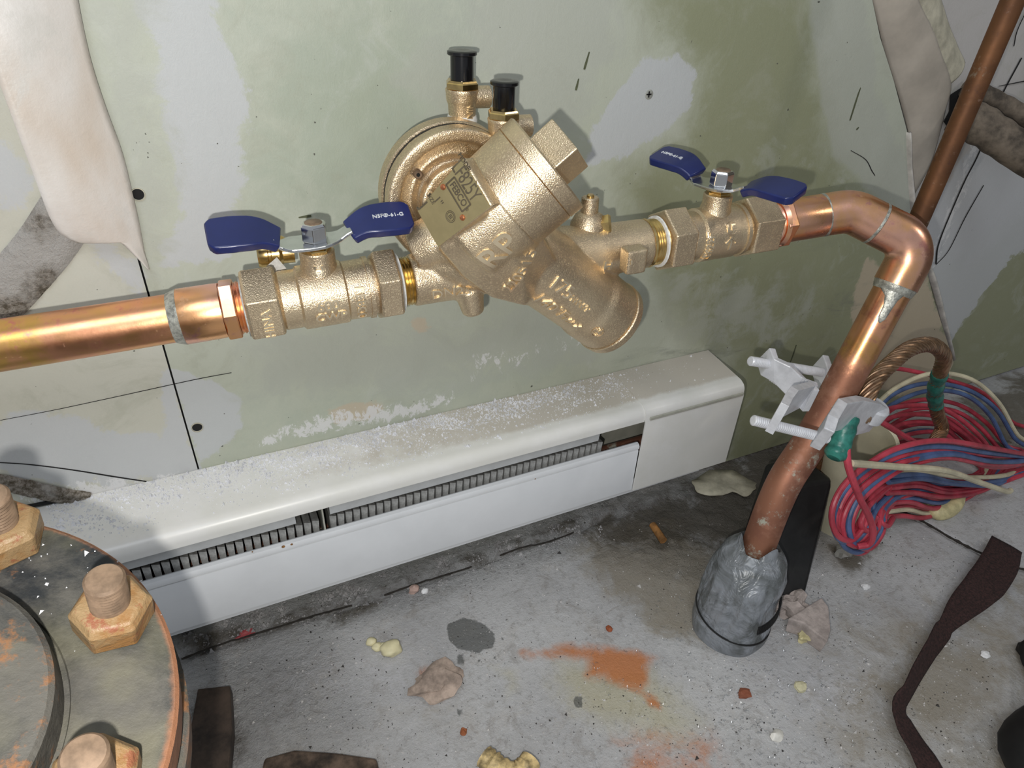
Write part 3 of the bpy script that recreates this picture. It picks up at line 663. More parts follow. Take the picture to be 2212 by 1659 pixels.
lv, LS = ball_valve('ball_valve', lb_px, 'bronze ball valve with blue butterfly handle in line with the left pipe', math.atan2(UR[1], UR[0]) + .02, .02,
    dict(sg=1, hx=UR, body=[('600', (tl[3] + tl[4]) / 2 + .001, .08, 0, .0068), ('CWP', (tl[3] + tl[4]) / 2 + .002, -.32, 0, .0064), ('FEBCO', (tl[4] + tl[5]) / 2 - .001, -.14, -math.pi / 2, .0058)],
         hex=[('CHINA', 'l', (tl[0] + tl[1]) / 2 + .001, -.30, math.pi / 2, .0056)], stem=('H', -.1, .0205)))
# side test cock behind the left valve
b0 = at(600, 548, .424); tc = MB(); tc.lathe([(0, .0075), (.002, .0085), (.006, .0085), (.0065, .0075), (.008, .0075), (.0085, .0085), (.013, .0085), (.015, .0068), (.022, .0068)], b0 + np.array([-.012, .002, .0]), (1, -.1, 0), 24)
q = tc.build('test_cock', BRASS, lv); m = MB(); m.lathe([(0, .0045), (.004, .0046), (.0045, .0035)], b0 + np.array([.002, -.001, .006]), (0, -.2, 1), 6); m.build('cock_screw', BRASS, q, False)
m = MB(); m.prism([b0 + np.array(v) for v in ((-.010, -.010, -.004), (-.002, -.0105, .002), (.003, -.010, -.007), (-.006, -.010, -.008))], (0, -.0006, .0004)); m.build('tape_scrap', TEFLON, q, False)
rb_px = [1424, 1474, 1488, 1500, 1568, 1590, 1596, 1655]
tr = [RT(x) for x in rb_px]
rv, RS = ball_valve('ball_valve', rb_px, 'bronze ball valve with blue butterfly handle turned across the right pipe', math.radians(-72), .02,
    dict(sg=-1, hx=(.25, -.97, 0), body=[('LF622F', tr[2] + .006, -.14, math.pi / 2, .0058), ('LF', (tr[3] + tr[4]) / 2 + .004, .50, 0, .0058), ('\u2191', (tr[3] + tr[4]) / 2 + .004, -.10, 0, .010)],
         ring=((tr[3] + tr[4]) / 2 + .004, .50)))
for pa, pb_, nm in ((859, 866, lv), (1414, 1421, rv), (527, 533, lv), (1653, 1659, rv)):
    m = MB(); ta, tb = RT(pa), RT(pb_); n_ = 6
    runlathe(m, [(ta + (tb - ta) * k / n_, .0178 + .0008 * math.sin(k * 2.1) - (.002 if k in (0, n_) else 0)) for k in range(n_ + 1)], 30); m.build('thread_tape', TEFLON, nm)

# ---------------------------------------------------------------- backflow preventer
bp = thing('backflow_preventer', at(1130, 560, .37), 'large cast bronze backflow preventer with slanting barrels between the two ball valves', 'valve')
g = MB()
TL, TRr = RT(886), RT(1392)
runlathe(g, [(TL, .0160), (TL + .001, .0168), (RT(940), .0168), (RT(1010), .0175)], 40)
runlathe(g, [(RT(1170), .023), (RT(1250), .0195), (RT(1300), .0182), (TRr - .001, .0176), (TRr, .017)], 40)
B1a = at(1000, 515, .362); B1c = at(1185, 351, .362)
for _ in range(8):                                             # tilt the barrel so that its cap is seen edge-on, as in the photograph
    A1 = nz(B1c - B1a); e_ = A1.dot(nz(rayd(1185, 351))); B1c = at(1185, 351, B1c[1] - (e_ - .02) * np.linalg.norm(B1c - B1a) / .9)
A1 = nz(B1c - B1a); L1c_ = np.linalg.norm(B1c - B1a); L1 = L1c_ - .0335; print('A1', A1, B1a, B1c, L1c_)
g.lathe([(0, .0270), (.0015, .0285), (L1 - .001, .0325), (L1, .0315)], B1a, A1, 56)
def hull(mb, pts):
    import bmesh
    bm = bmesh.new()
    for p in pts: bm.verts.new(tuple(p))
    r_ = bmesh.ops.convex_hull(bm, input=bm.verts); bm.verts.ensure_lookup_table()
    bmesh.ops.delete(bm, geom=list({v for v in r_['geom_interior'] if isinstance(v, bmesh.types.BMVert)}), context='VERTS')
    bm.verts.index_update(); mb.add([v.co[:] for v in bm.verts], [[v.index for v in f.verts] for f in bm.faces]); bm.free()
B2a = at(1120, 540, .372); B2b = at(1322, 690, .372); A2 = nz(B2b - B2a); L2 = np.linalg.norm(B2b - B2a)
g.lathe([(-.012, .022), (0, .0262), (L2 * .66, .0262), (L2 * .72, .0275), (L2 - .0068, .0275)], B2a, A2, 56)
# flat pad for the name plate
nP = nz((-.82, -.52, .12)); PD = at(950, 532, .3445); 
def onplane(px, py, O, N):
    r = rayd(px, py); return CAM + r * (np.dot(O - CAM, N) / np.dot(r, N))
cor = [onplane(x, y, PD, nP) for x, y in ((903, 455), (1001, 340), (1064, 446), (948, 535))]
g.prism(cor, -nP * .009)
fr_ = [(948, 535, .3445), (1063, 447, .333), (1100, 452, .331), (1176, 516, .338), (1203, 566, .348), (1172, 616, .350), (1134, 660, .352), (1062, 642, .350), (1000, 596, .350), (1060, 520, .331), (1100, 545, .332), (1130, 590, .338)]
hull(g, [at(*p) for p in fr_] + [at(a, b, y + .035) for a, b, y in fr_[:9]])
# relief chamber and neck
RC = at(990, 436, .400); RCA = nz((-.06, -1, -.02)); rr = .0458
g.lathe([(-.026, .022), (-.004, .024), (.006, .026)], RC, RCA, 40)
g.lathe([(-.014, .030), (-.011, rr), (-.001, rr), (.0005, rr - .001), (.0005, rr - .0080), (-.0095, rr - .0100), (-.0100, rr - .0180), (-.0040, rr - .0195), (-.0038, rr - .0215), (-.0120, rr - .0240), (-.0125, .01)], RC, RCA, 64)
g.lathe([(0, .017), (.04, .020)], at(930, 560, .392), nz(at(1010, 560, .380) - at(930, 560, .392)), 28)
g.sweep(smooth_path([at(905, 540, .392), at(955, 520, .385), at(1010, 540, .378)], 5), .017, 20)
g.lathe([(0, .020), (.035, .024)], at(1000, 480, .40), nz(at(1060, 520, .37) - at(1000, 480, .40)), 28)
g.box(at(1368, 560, .349), (UR, WR, VR), (.0075, .0085, .006))
g.lathe([(0, .010), (.016, .0075), (.018, .005)], at(1012, 625, .378), nz((.15, -.2, -1)), 20)
V, Fc = g.arrays()
me = bpy.data.meshes.new('cast'); me.from_pydata([tuple(v) for v in V], [], Fc); ob = bpy.data.objects.new('cast', me); C.objects.link(ob)
md = ob.modifiers.new('r', 'REMESH'); md.mode = 'VOXEL'; md.voxel_size = .00105; md.use_smooth_shade = True
sm_ = ob.modifiers.new('s', 'SMOOTH'); sm_.factor = .5; sm_.iterations = 9
dg = bpy.context.evaluated_depsgraph_get(); dg.update()
cm = bpy.data.meshes.new_from_object(ob.evaluated_get(dg)); bpy.data.objects.remove(ob)
cm.name = 'body'; cm.materials.clear(); cm.materials.append(CAST); cm.shade_smooth()
body = link('body', cm, bp)
cbv = BVHTree.FromPolygons([v.co[:] for v in cm.vertices], [p.vertices[:] for p in cm.polygons])
# bonnet, cap and square plug
m = MB(); L1c = np.linalg.norm(B1c - B1a); m.lathe([(L1 - .009, .0300), (L1 - .008, .0312), (L1 + .001, .0316), (L1c - .0100, .0321), (L1c - .0096, .0312)], B1a, A1, 64); m.build('bonnet', CAST, bp)
m = MB(); m.lathe([(L1c - .0098, .0312), (L1c - .0092, .0322), (L1c - .001, .0324), (L1c, .0312), (L1c, .012)], B1a, A1, 64); cap = m.build('cap_ring', CAST, bp)
e1_ = -nz(rayd(1210, 330)); e1_ = nz(e1_ - A1 * A1.dot(e1_)); e2_ = np.cross(A1, e1_); e2_ = e2_ if e2_[2] > 0 else -e2_
m = MB(); m.box(B1c + A1 * .0080, (A1, e1_ * .871 + e2_ * .491, e1_ * .491 - e2_ * .871), (.0085, .0126, .0126)); m.build('square_plug', CAST, cap, False, bevel=.0009)
m = MB(); m.lathe([(L2 - .0072, .0276), (L2 - .0066, .0284), (L2 - .001, .0280), (L2 + .003, .0240), (L2 + .0042, .016), (L2 + .0045, .006)], B2a, A2, 64); ec = m.build('end_cap', CAST, bp)
# relief valve cover behind, with a black diaphragm between
m = MB(); m.lathe([(-.0265, .030), (-.0250, rr - .001), (-.0240, rr + .0008), (-.0145, rr + .0008), (-.0135, rr)], RC, RCA, 72); cov = m.build('relief_cover', CAST, bp)
m = MB(); m.lathe([(-.0138, rr - .0004), (-.0112, rr - .0004)], RC, RCA, 72); m.build('diaphragm', BLACKR, bp)
for px, py in ((901, 375), (878, 512)):
    p = onplane(px, py, RC - RCA * .0085, RCA); m = MB(); m.lathe([(-.004, .0028), (.0022, .0028), (.0028, .0022)], p, RCA, 20); sc = m.build('cover_screw', STUD, bp)
    m = MB(); m.lathe([(.0026, .0014), (.0030, .0013)], p, RCA, 6); m.build('socket', DARK, sc, False)
m = MB(); runlathe(m, sym_threads(RT(862), TL, .0158), 40); m.build('thread', BRASS, bp)
m = MB(); runlathe(m, sym_threads(TRr - .001, RT(1426), .0166), 40); m.build('thread', BRASS, bp)
m = MB(); runlathe(m, [(TRr - .0005, .0172), (TRr + .0012, .0176), (TRr + .0018, .0165)], 40); m.build('end_lip', BRASS, bp)
# name plate
ctr = sum(cor) / 4; pc = [ctr + (c - ctr) * .97 + nP * .0006 for c in cor]
m = MB(); m.prism(pc, nP * .0006); np_ = m.build('name_plate', PLATE, bp, False)
tx = nz(cor[2] - cor[1])
def pl(px, py): return onplane(px, py, PD + nP * .0013, nP)
emboss(None, 'LF825Y', pl(1006, 392), tx, nP, .0092, .0001, INK, np_, 'printing', .95, xs=.62)
emboss(None, 'FEBCO', pl(990, 420), tx, nP, .0044, .0001, INK, np_, 'printing', 1.0, xs=.80, boldness=.0001)
emboss(None, '\u00ae', pl(1008, 452), tx, nP, .0022, .0001, INK, np_, 'printing')
emboss(None, 'J', pl(914, 444), tx, nP, .0075, .0001, INK, np_, 'printing')
emboss(None, 'SIZE', pl(931, 430), tx, nP, .0026, .0001, INK, np_, 'printing')
emboss(None, 'MODEL', pl(1003, 352), tx, nP, .0026, .0001, INK, np_, 'printing')
emboss(None, '1"', pl(947, 435), tx, nP, .0050, .0001, INK, np_, 'printing')
ty = nz(np.cross(nP, tx))
for k, (px, py) in enumerate(((990, 420), (973, 468))):
    fr = MB(); c_ = pl(px, py)
    if k == 0:
        hw, hh = .0084, .0036
        for sx, sy, a_, b_ in ((0, 1, hw, .0004), (0, -1, hw, .0004), (1, 0, .0004, hh), (-1, 0, .0004, hh)): fr.box(c_ + tx * sx * hw + ty * sy * hh, (tx, ty, nP), (a_, b_, .0003))
    else:
        for rad in (.0032, .0024): fr.sweep([c_ + rad * (math.cos(q * math.pi / 10) * tx + math.sin(q * math.pi / 10) * ty) for q in range(21)], .00018, 4, caps=False)
        for q in (-1, 0, 1): fr.box(c_ + tx * q * .0008, (tx, ty, nP), (.0002, .0013, .0001))
    fr.build('printed_mark', INK, np_, False)
for px, py in ((957, 404), (999, 470)):
    m = MB(); m.lathe([(0, .0017), (.0006, .0015), (.0010, .0008)], pl(px, py), nP, 16); m.build('rivet', RIVET, np_)
# cast lettering
def letters(s_, px, py, px2, py2, size, N, h=.0010, **kw):
    y0 = .34; a = at(px, py, y0); b = at(px2, py2, y0); d = rayd(px, py); hit = cbv.ray_cast(Vector(CAM), Vector(nz(d)), 2)
    if hit[0] is None: return
    O = np.array(hit[0]); Nn = nz(np.array(N) if N is not None else np.array(hit[1]))
    q = onplane(px2, py2, O, Nn); emboss(cbv, s_, O, q - O, Nn, size, h, CASTL, body, **kw)
letters('RP', 1078, 544, 1112, 513, .0165, None, boldness=.0002)
letters('220515', 1125, 592, 1165, 545, .0085, None, boldness=.00015)
letters('175', 1212, 622, 1245, 645, .0105, None); letters('MWWP', 1250, 655, 1270, 670, .0052, None)
letters('140\u00b0F', 1190, 662, 1225, 687, .0100, None); letters('MAX', 1235, 697, 1255, 711, .0060, None)
letters('LF', 1290, 718, 1300, 714, .0055, None)
letters('DN25', 975, 631, 1000, 627, .0080, None)
letters('H', 1312, 575, 1330, 572, .0080, None, boldness=.0002); letters('-', 1366, 565, 1366, 580, .010, None)
m = MB(); hit = cbv.ray_cast(Vector(CAM), Vector(nz(rayd(1291, 718))), 2)
if hit[0] is not None:
    o_ = np.array(hit[0]); a_, u_, v_ = frame(hit[1]); m.sweep([o_ + a_ * .0002 + .0044 * (math.cos(k * math.pi / 12) * u_ + math.sin(k * math.pi / 12) * v_) for k in range(22)], .0004, 6); m.build('cast_ring', CAST, body)
# test cocks with black dust caps
def test_cock(px_top, py_top, py_bot, y, lab):
    top = at(px_top, py_top, y); 
    lo, hi = 0, .3
    for _ in range(40):
        md = (lo + hi) / 2
        if pr(top - np.array([0, 0, md]))[1] < py_bot: lo = md
        else: hi = md
    Ht = lo; base = top - np.array([0, 0, Ht]); q_ = y / .43
    def Z_(pr_): return [(f * Ht, r * q_) for f, r in pr_]
    m = MB(); m.lathe(Z_([(0, .0072), (.03, .0086), (.25, .0090), (.29, .0098), (.33, .0102), (.42, .0104), (.455, .0107), (.475, .0104)]), base, (0, 0, 1), 36)
    o = m.build('test_cock', CAST, bp)
    m = MB(); m.lathe([(0, .0068), (.0150, .0068), (.0155, .0060), (.0150, .0045), (.006, .0045)], base + np.array([.003, 0, .345 * Ht]), nz((1, -.10, .0)), 28); m.build('outlet', CAST, o)
    m = MB(); m.lathe(Z_([(.47, .0104), (.485, .0112), (.56, .0112), (.575, .0104), (.60, .0098)]), base, (0, 0, 1), 6, phase=.2); m.build('hex_collar', BRASS, o, False)
    m = MB(); m.lathe(Z_([(.58, .0070), (.59, .0073), (.93, .0073), (.935, .0088), (.945, .0093), (.985, .0093), (.995, .0085), (1.0, .0060), (.99, .002)]), base, (0, 0, 1), 40); m.build('dust_cap', BLACKP, o)
    return base, o, m
b1, o1, _ = test_cock(998, 108, 262, .430, '')
hit = None
emboss(None, 'CHINA', b1 + np.array([.0015, -.0089, .0085]), (0, 0, -1), (.1, -1, -.0), .0046, .0006, CASTL, o1)
m = MB(); m.lathe([(-.007, .0060), (-.006, .0088), (-.002, .0096), (.0015, .0100), (.004, .0092)], b1, (0, 0, 1), 24); m.build('thread_tape', TEFLON, o1)
m = MB(); m.lathe([(-.016, .015), (-.010, .0125), (-.0055, .0105), (-.005, .008)], b1, (0, 0, 1), 28); m.build('boss', CAST, bp)
b2, o2, _ = test_cock(1090, 173, 325, .402, '')
m = MB(); m.lathe([(-.03, .011), (-.006, .011), (0, .0075)], b2, (0, 0, 1), 28); m.build('boss', CAST, bp)
# small cock behind the right shoulder
c3 = at(1272, 470, .385); m = MB(); m.lathe([(-.012, .0130), (-.004, .0125), (.002, .0095), (.004, .0062), (.0135, .0060), (.0142, .0054)], c3, (0, .05, 1), 28); o = m.build('test_cock', CAST, bp)
m = MB(); m.lathe([(.0138, .0026), (.0155, .0026), (.0162, .0018)], c3, (0, .05, 1), 16); m.build('cock_screw', BRASS, o)
m = MB(); m.lathe([(0, .0062), (.006, .0070), (.0075, .0060)], c3 + np.array([.006, -.006, -.004]), (.8, -.5, .2), 6); m.build('outlet_nut', BRASS, o, False)

# ---------------------------------------------------------------- right copper pipework
rp = thing('copper_pipe', (.40, .285, .05), 'copper pipe with two elbows bending down through the white clamp to the floor', 'pipe')
K1 = at(1838, 455, .355); K2 = at(1982, 527, .318)
Ta = RT(1661); Tb = RT(1692); Tc = RT(1772)
m = MB(); runlathe(m, sym_threads(Ta - .003, Ta + .003, .0158) + [(Ta + .003, .0175), (Ta + .006, .0190)], 40); m.build('thread', COP_BRIGHT, rp)
m = MB(); runlathe(m, hexprof(Ta + .0035, Tb, .0192, .001), 6, .32); m.build('adapter_hex', COP_BRIGHT, rp, False, bevel=.0006)
m = MB(); runlathe(m, [(Tb - .001, .0160), (Tb, .0163), (Tc, .0166), (Tc + .0005, .0160)], 48); m.build('adapter_cup', COP_BRIGHT, rp)
S = RP(Tc); d1 = nz(K1 - S); d2 = nz(K2 - K1)
D0 = at(1765, 930, .300); D1 = at(1690, 1050, .290); D2 = at(1634, 1190, .282); D3 = np.array([D2[0] - .004, D2[1] - .001, .02])
d3 = nz(D0 - K2)
def ring(c, d, name='solder_ring', par=rp, r=.0168, wdt=.0025, mat=SOLDER):
    m = MB(); m.lathe([(-wdt, r - .0015), (-wdt * .4, r - .0001), (wdt * .5, r), (wdt, r - .0012)], c, d, 44); return m.build(name, mat, par)
ring(S + d1 * .002, d1); ring(S - d1 * .009, d1, r=.01675, wdt=.0012)
path = [S + d1 * .001] + fillet(S, K1, K2, .026) + [K1 + d2 * .021]
m = MB(); m.sweep(path, .0166, 48); m.build('elbow', COP_BRIGHT, rp, True, 50)
ring(K1 + d2 * .0215, d2, wdt=.0022)
Kp = K2 + d3 * .034
path = [K1 + d2 * .023] + fillet(K1, K2, Kp + d3 * .1, .020) + [Kp]
rr_ = [.0167] * len(path); m = MB(); m.sweep(path, rr_, 48); m.build('elbow', COP_BRIGHT, rp, True, 50)
m = MB(); m.lathe([(-.001, .0160), (.0004, .0162), (.006, .0149), (.0065, .0144)], Kp, d3, 48); m.build('solder_ring', SOLDER, rp)
dp = smooth_path([K2 + d3 * .02, Kp + d3 * .03, D0, D1, D2, D3], 10)
m = MB(); m.sweep(dp, .0143, 44)
def m_drop():
    t = NT('copper_going_brown'); f = t.noise(22, 4, .6, .6, off=4); g = t.noise(55, 5, .7, off=7); k = t.noise(38, 6, .75, off=29)
    new = t.mix(t.ramp(g, .5, .68), t.mix(t.ramp(f, .38, .62), (.88, .44, .25), (.70, .38, .14)), (.60, .27, .18))
    old = t.mix(t.ramp(g, .5, .66), t.mix(t.ramp(f, .38, .62), (.36, .165, .10), (.29, .13, .085)), (.42, .21, .14))
    o = t.ramp(t.math('ADD', t.attr('old'), t.math('MULTIPLY', t.math('SUBTRACT', g, .5), 1.0)), .3, .7)
    gm = t.math('MULTIPLY', t.math('MULTIPLY', t.ramp(k, .54, .64), .8), o)
    col = t.mix(gm, t.mix(o, new, old), (.42, .46, .38)); met = t.math('SUBTRACT', .95, t.math('ADD', t.math('MULTIPLY', o, .3), t.math('MULTIPLY', gm, .6)))
    return t.done(col, t.math('MULTIPLY_ADD', o, .28, .27), met, t.bump(t.noise(500, 3), .1, .0004))
dt_ = m.build('drop_tube', m_drop(), rp); zo = at(1850, 765, .31)[2]
at_ = dt_.data.attributes.new('old', 'FLOAT', 'POINT'); at_.data.foreach_set('value', [float(np.clip(.5 + (zo - v.co.z) / .05, 0, 1)) for v in dt_.data.vertices])
tb_ = MB(); tb_.sweep(dp, .0143, 44); tbv = tb_.bvh()
def on_tube(px, py, lift=.0003):
    h_ = tbv.ray_cast(Vector(CAM), Vector(nz(rayd(px, py))), 2); return np.array(h_[0]) + np.array(h_[1]) * lift
def patch(name, rows, mat, par):
    V = []; n = 6
    for (x0_, y0_, x1_, y1_) in rows:
        for k in range(n + 1): V.append(on_tube(x0_ + (x1_ - x0_) * k / n, y0_ + (y1_ - y0_) * k / n))
    Fc = [[i * (n + 1) + k, i * (n + 1) + k + 1, (i + 1) * (n + 1) + k + 1, (i + 1) * (n + 1) + k] for i in range(len(rows) - 1) for k in range(n)]
    o = MB().add(V, Fc).build(name, mat, par); s_ = o.modifiers.new('s', 'SOLIDIFY'); s_.thickness = .0004; return o
patch('solder_run', [(1897, 604, 1965, 630), (1902, 620, 1950, 640), (1912, 638, 1938, 650), (1908, 660, 1926, 668), (1898, 682, 1912, 690), (1896, 694, 1900, 698)], SOLDER, rp)

# duct tape wrap round its foot
base = onz(1592, 1350); cz = D3.copy()
tw = MB(); V = []; Fc = []; nr, na = 48, 120; C0 = np.array([.374, .272])
for i in range(nr):
    f = i / (nr - 1); z = f * .093
    for k in range(na):
        an = 2 * math.pi * k / na; r0 = np.interp(f, [0, .08, .45, .7, .88, 1], [.0335, .0345, .0345, .0335, .0270, .0165])
        n_ = noise.noise(Vector((math.cos(an) * 1.6, math.sin(an) * 1.6, f * 1.5))); fo = abs(noise.noise(Vector((math.cos(an) * 2.9, math.sin(an) * 2.9, f * 1.6 + 5)))) + .5 * abs(noise.noise(Vector((math.cos(an) * 6, math.sin(an) * 6, f * 3 + 9))))
        r = r0 * (1 + .05 * n_ - .22 * fo * math.sin(min(1, f * 1.15) * math.pi) * (.3 + f))
        cx_, cy_ = C0[0] + (D2[0] - C0[0]) * f ** 1.9, C0[1] + (D2[1] - C0[1]) * f ** 1.9
        V.append((cx_ + r * math.cos(an) * 1.02, cy_ + r * math.sin(an), z + .004 * (1 - f) * 0 + .008 * (f > .99) * math.sin(an * 3)))
for i in range(nr - 1):
    for k in range(na): k2 = (k + 1) % na; Fc.append([i * na + k, i * na + k2, (i + 1) * na + k2, (i + 1) * na + k])
tp = tw.add(V, Fc).build('duct_tape_wrap', DUCT, None, True, 60); tag(tp, 'crumpled grey duct tape wrapped round the copper pipe at the floor', 'tape')
m = MB(); pts = [(C0[0] + .0345 * math.cos(a), C0[1] + .0345 * math.sin(a), .020 + .006 * math.sin(a * 1 - .8)) for a in np.linspace(0, 2 * math.pi, 60)]
m.ribbon(pts, (0, 0, 1), .0012, .0012); m.build('tape_edge', BLACKR, tp, False)
m = MB()
for k in range(34):
    a = -1.75 + k * .032; p = np.array([C0[0] + .0352 * math.cos(a), C0[1] + .0352 * math.sin(a), .043 + .010 * (a + 1.2)]); m.box(p, ((math.cos(a), math.sin(a), 0), (-math.sin(a), math.cos(a), 0), (.0, .1, 1)), (.0008, .00022, .0045))
m.build('frayed_edge', BLACKR, tp, False)

# ---------------------------------------------------------------- riser, sleeve, conduit
rs = thing('copper_riser', (.53, .355, .06), 'thin dark copper riser pipe standing behind the elbow at the upper right', 'pipe')
ra = at(2106, 192, .357); rbm = at(1742, 1040, .352); dr = nz(ra - rbm)
m = MB(); m.lathe([(-.05, .0083), (.9, .0083)], rbm, dr, 32); m.build('tube', COP_DARK, rs)
m = MB(); m.lathe([(0, .0092), (.001, .0096), (.03, .0096), (.031, .0090)], at(1905, 690, .354), dr, 32); m.build('coupling', COP_OLD, rs)
bs = thing('black_sleeve', (.48, .30, 0), 'black plastic sleeve box on the floor behind the taped pipe foot', 'sleeve')
q0 = onz(1741, 1179); tzz = .535 - .441
m = MB(); P = [q0[:2], onz(1732, 1305)[:2], onz(1675, 1315)[:2], (q0[0] - .075, q0[1] + .012), (q0[0] - .045, q0[1] + .045), (q0[0], q0[1] + .04)]
P3 = [np.array([a, b, -.002]) for a, b in P]; top = []
for i, (a, b) in enumerate(P): top.append(np.array([a, b, {0: tzz, 1: .006, 2: .006, 3: tzz, 4: tzz, 5: tzz}[i]]))
V = P3 + top; n = 6; Fc = [list(range(n))[::-1], [6, 9, 10, 11], [6, 7, 8, 9]] + [[k, (k + 1) % n, n + (k + 1) % n, n + k] for k in range(n)]
MB().add(V, Fc).build('sleeve_body', BLACKR, bs, False, bevel=.003)
cn = thing('conduit_stub', onz(1820, 1160), 'open cream plastic conduit stub standing on the floor under the wire coil', 'conduit')
cb = np.array([.585, .335, 0.]); ctop = at(1862, 952, .325); ax = nz(ctop - cb); Lc = np.linalg.norm(ctop - cb)
m = MB(); m.lathe([(-.002, .0345), (Lc - .004, .0315), (Lc - .002, .0335), (Lc, .0335), (Lc, .0300), (Lc - .03, .0290), (0, .030)], cb, ax, 44, caps=(False, False)); m.build('tube', PVC, cn)
m = MB(); m.lathe([(Lc * .5, .029), (Lc * .5 + .001, .029)], cb, ax, 30); m.build('dark_inside', DARK, cn)

# ---------------------------------------------------------------- wire coil
wc = thing('wire_coil', at(1980, 1020, .32), 'tangled coil of red, blue and cream insulated wires hanging beside the clamp', 'wire')
front = [(2290,1010,.300),(2160,985,.290),(2050,966,.285),(1960,975,.282),(1890,1008,.280),(1828,1062,.276),(1802,1122,.268),(1815,1168,.262),(1850,1176,.262),(1880,1140,.270),(1892,1085,.288),(1950,1052,.300),(2050,1048,.306),(2140,1062,.304),(2190,1082,.300)]
back = [(1880,905,.385),(1930,862,.390),(2000,838,.390),(2080,850,.380),(2140,895,.365),(2180,960,.345),(2192,1030,.325),(2150,1068,.305),(2070,1050,.300),(1985,1036,.300),(1915,1040,.295)]
inner = [(1890,925,.370),(1960,900,.372),(2040,905,.365),(2110,960,.345),(2140,1020,.330),(2100,1040,.318),(2000,1020,.312),(1920,1030,.302),(1850,1085,.282),(1828,1130,.270),(1848,1150,.268),(1868,1120,.276)]
def wire(path, jx, jy, jz, mat, r=.0027, sc=1.0, cut=None, extra=None):
    P = path if cut is None else path[cut[0]:cut[1]]
    cx_ = np.mean([p[0] for p in P]); cy_ = np.mean([p[1] for p in P]); ph = random.uniform(0, 6)
    pts = [at(cx_ + (a - cx_) * sc + jx + 3 * math.sin(i * 1.1 + ph), cy_ + (b - cy_) * sc + jy + 3 * math.cos(i * 1.3 + ph), y + jz) for i, (a, b, y) in enumerate(P)]
    for i in range(len(pts)): pts[i][2] = max(pts[i][2], .004)
    m = MB(); m.sweep(smooth_path(pts, 6), r, 10); return m.build('wire', mat, wc)
random.seed(3)
cols = [WPINK, WBLUE, WPINK, WCREAM, WPINK, WBLUE, WPINK, WPINK, WBLUE, WPINK]
for k, cm_ in enumerate(cols):
    wire(front, -8 + 3.0 * k, -12 + 5.6 * k - (22 if k > 6 else 0), .002 * (k % 4) - .002, cm_, sc=1 - .022 * (k % 5))
for k, cm_ in enumerate([WCREAM, WBLUE, WBLUE, WPINK, WPINK, WPINK, WPINK, WBLUE, WPINK, WPINK, WCREAM, WPINK]):
    wire(back, 14 - 6.5 * k, -22 + 12 * k, -.0030 * (k % 3), cm_, sc=1.06 - .045 * k)
for k, cm_ in enumerate([WPINK, WPINK, WPINK, WPINK, WBLUE, WPINK]):
    wire(inner, -14 + 8 * k, -12 + 9 * k, .003 * (k % 3) - .003, cm_, sc=1.1 - .09 * k)
wire([(1842,915,.292),(1832,955,.272),(1831,1000,.262),(1842,1045,.256),(1858,1085,.252),(1878,1115,.250),(1889,1145,.250),(1880,1172,.252),(1850,1182,.256)], 0, 0, 0, WPINK, .0030)
wire([(1890,900,.300),(1925,922,.300),(1960,948,.298),(2000,972,.296)], 0, 0, 0, WPINK, .0028)
wire([(1840,1000,.262),(1940,1004,.272),(2040,1012,.275),(2110,1040,.278),(2170,1062,.280),(2184,1058,.282)], 0, 2, 0, WCREAM, .0032)
wire([(2200,950,.36),(2180,905,.37),(2120,850,.38),(2040,822,.39),(1960,800,.40),(1900,790,.41)], 0, 0, 0, WPINK, .0026)

# ---------------------------------------------------------------- ground clamp and cable
gc = thing('ground_clamp', at(1760, 900, .29), 'white two-bolt ground clamp gripping the old copper pipe', 'clamp')
def jaw(pts, h, th, name):
    P = [at(a, b, y) for a, b, y in pts]; m = MB(); T = []
    m.ribbon(P, (0.12, -.12, 1), h, th); return m.build(name, CLAMP, gc, False, bevel=.0008)
jaw([(1678,905,.268),(1688,885,.276),(1700,868,.282),(1738,853,.292),(1752,866,.284)], [.027, .026, .025, .022, .020], .006, 'jaw')
jaw([(1752,850,.305),(1722,838,.312),(1690,806,.322),(1662,792,.332),(1654,766,.342)], .020, .006, 'jaw')
jaw([(1775,950,.256),(1784,925,.262),(1800,898,.270),(1832,892,.280),(1866,902,.286),(1890,902,.290)], [.028, .028, .028, .030, .034, .026], .008, 'jaw')
jaw([(1800,868,.300),(1790,840,.318),(1776,800,.334),(1770,782,.342)], .020, .006, 'jaw')
# serrations on the back jaw
m = MB()
for k in range(16):
    f = k / 15; p = at(1668 + 66 * f, 798 + 44 * f, .330 - .022 * f) + np.array([0, -.0032, 0]); m.box(p, ((1, 0, 0), (0, 1, 0), (.12, -.12, 1)), (.0006, .0008, .0095))
m.build('serration', CLAMP, gc, False)
def bolt(a, b, parent):
    A, B = at(*a), at(*b); d = nz(B - A); L = np.linalg.norm(B - A); prof = []; t = 0
    while t < L - .002: prof += [(t, .0040), (t + .0009, .0035)]; t += .0018
    prof += [(L, .0040)]; m = MB(); m.lathe([(-.0008, .003)] + prof, A, d, 20); m.build('clamp_bolt', CLAMP, parent)
bolt((1628,908,.278), (1786,947,.262), gc); bolt((1622,780,.334), (1786,806,.330), gc)
m = MB(); m.lathe([(-.008, .011), (-.006, .0125), (.006, .0125), (.008, .011), (.008, .006), (-.008, .006)], at(1882, 888, .292), (.15, -.2, 1), 30, caps=(False, False)); m.build('cable_lug', CLAMP, gc)
gw = thing('ground_cable', at(1950, 760, .32), 'thick stranded copper ground cable looping up from the clamp', 'cable')
cp = smooth_path([at(1862,905,.288), at(1868,870,.290), at(1890,822,.298), at(1925,785,.305), at(1968,752,.312), at(2012,745,.318), at(2038,768,.324), at(2032,800,.330), at(2020,845,.338), at(2024,890,.342), at(2034,925,.340), at(2020,955,.332)], 14)
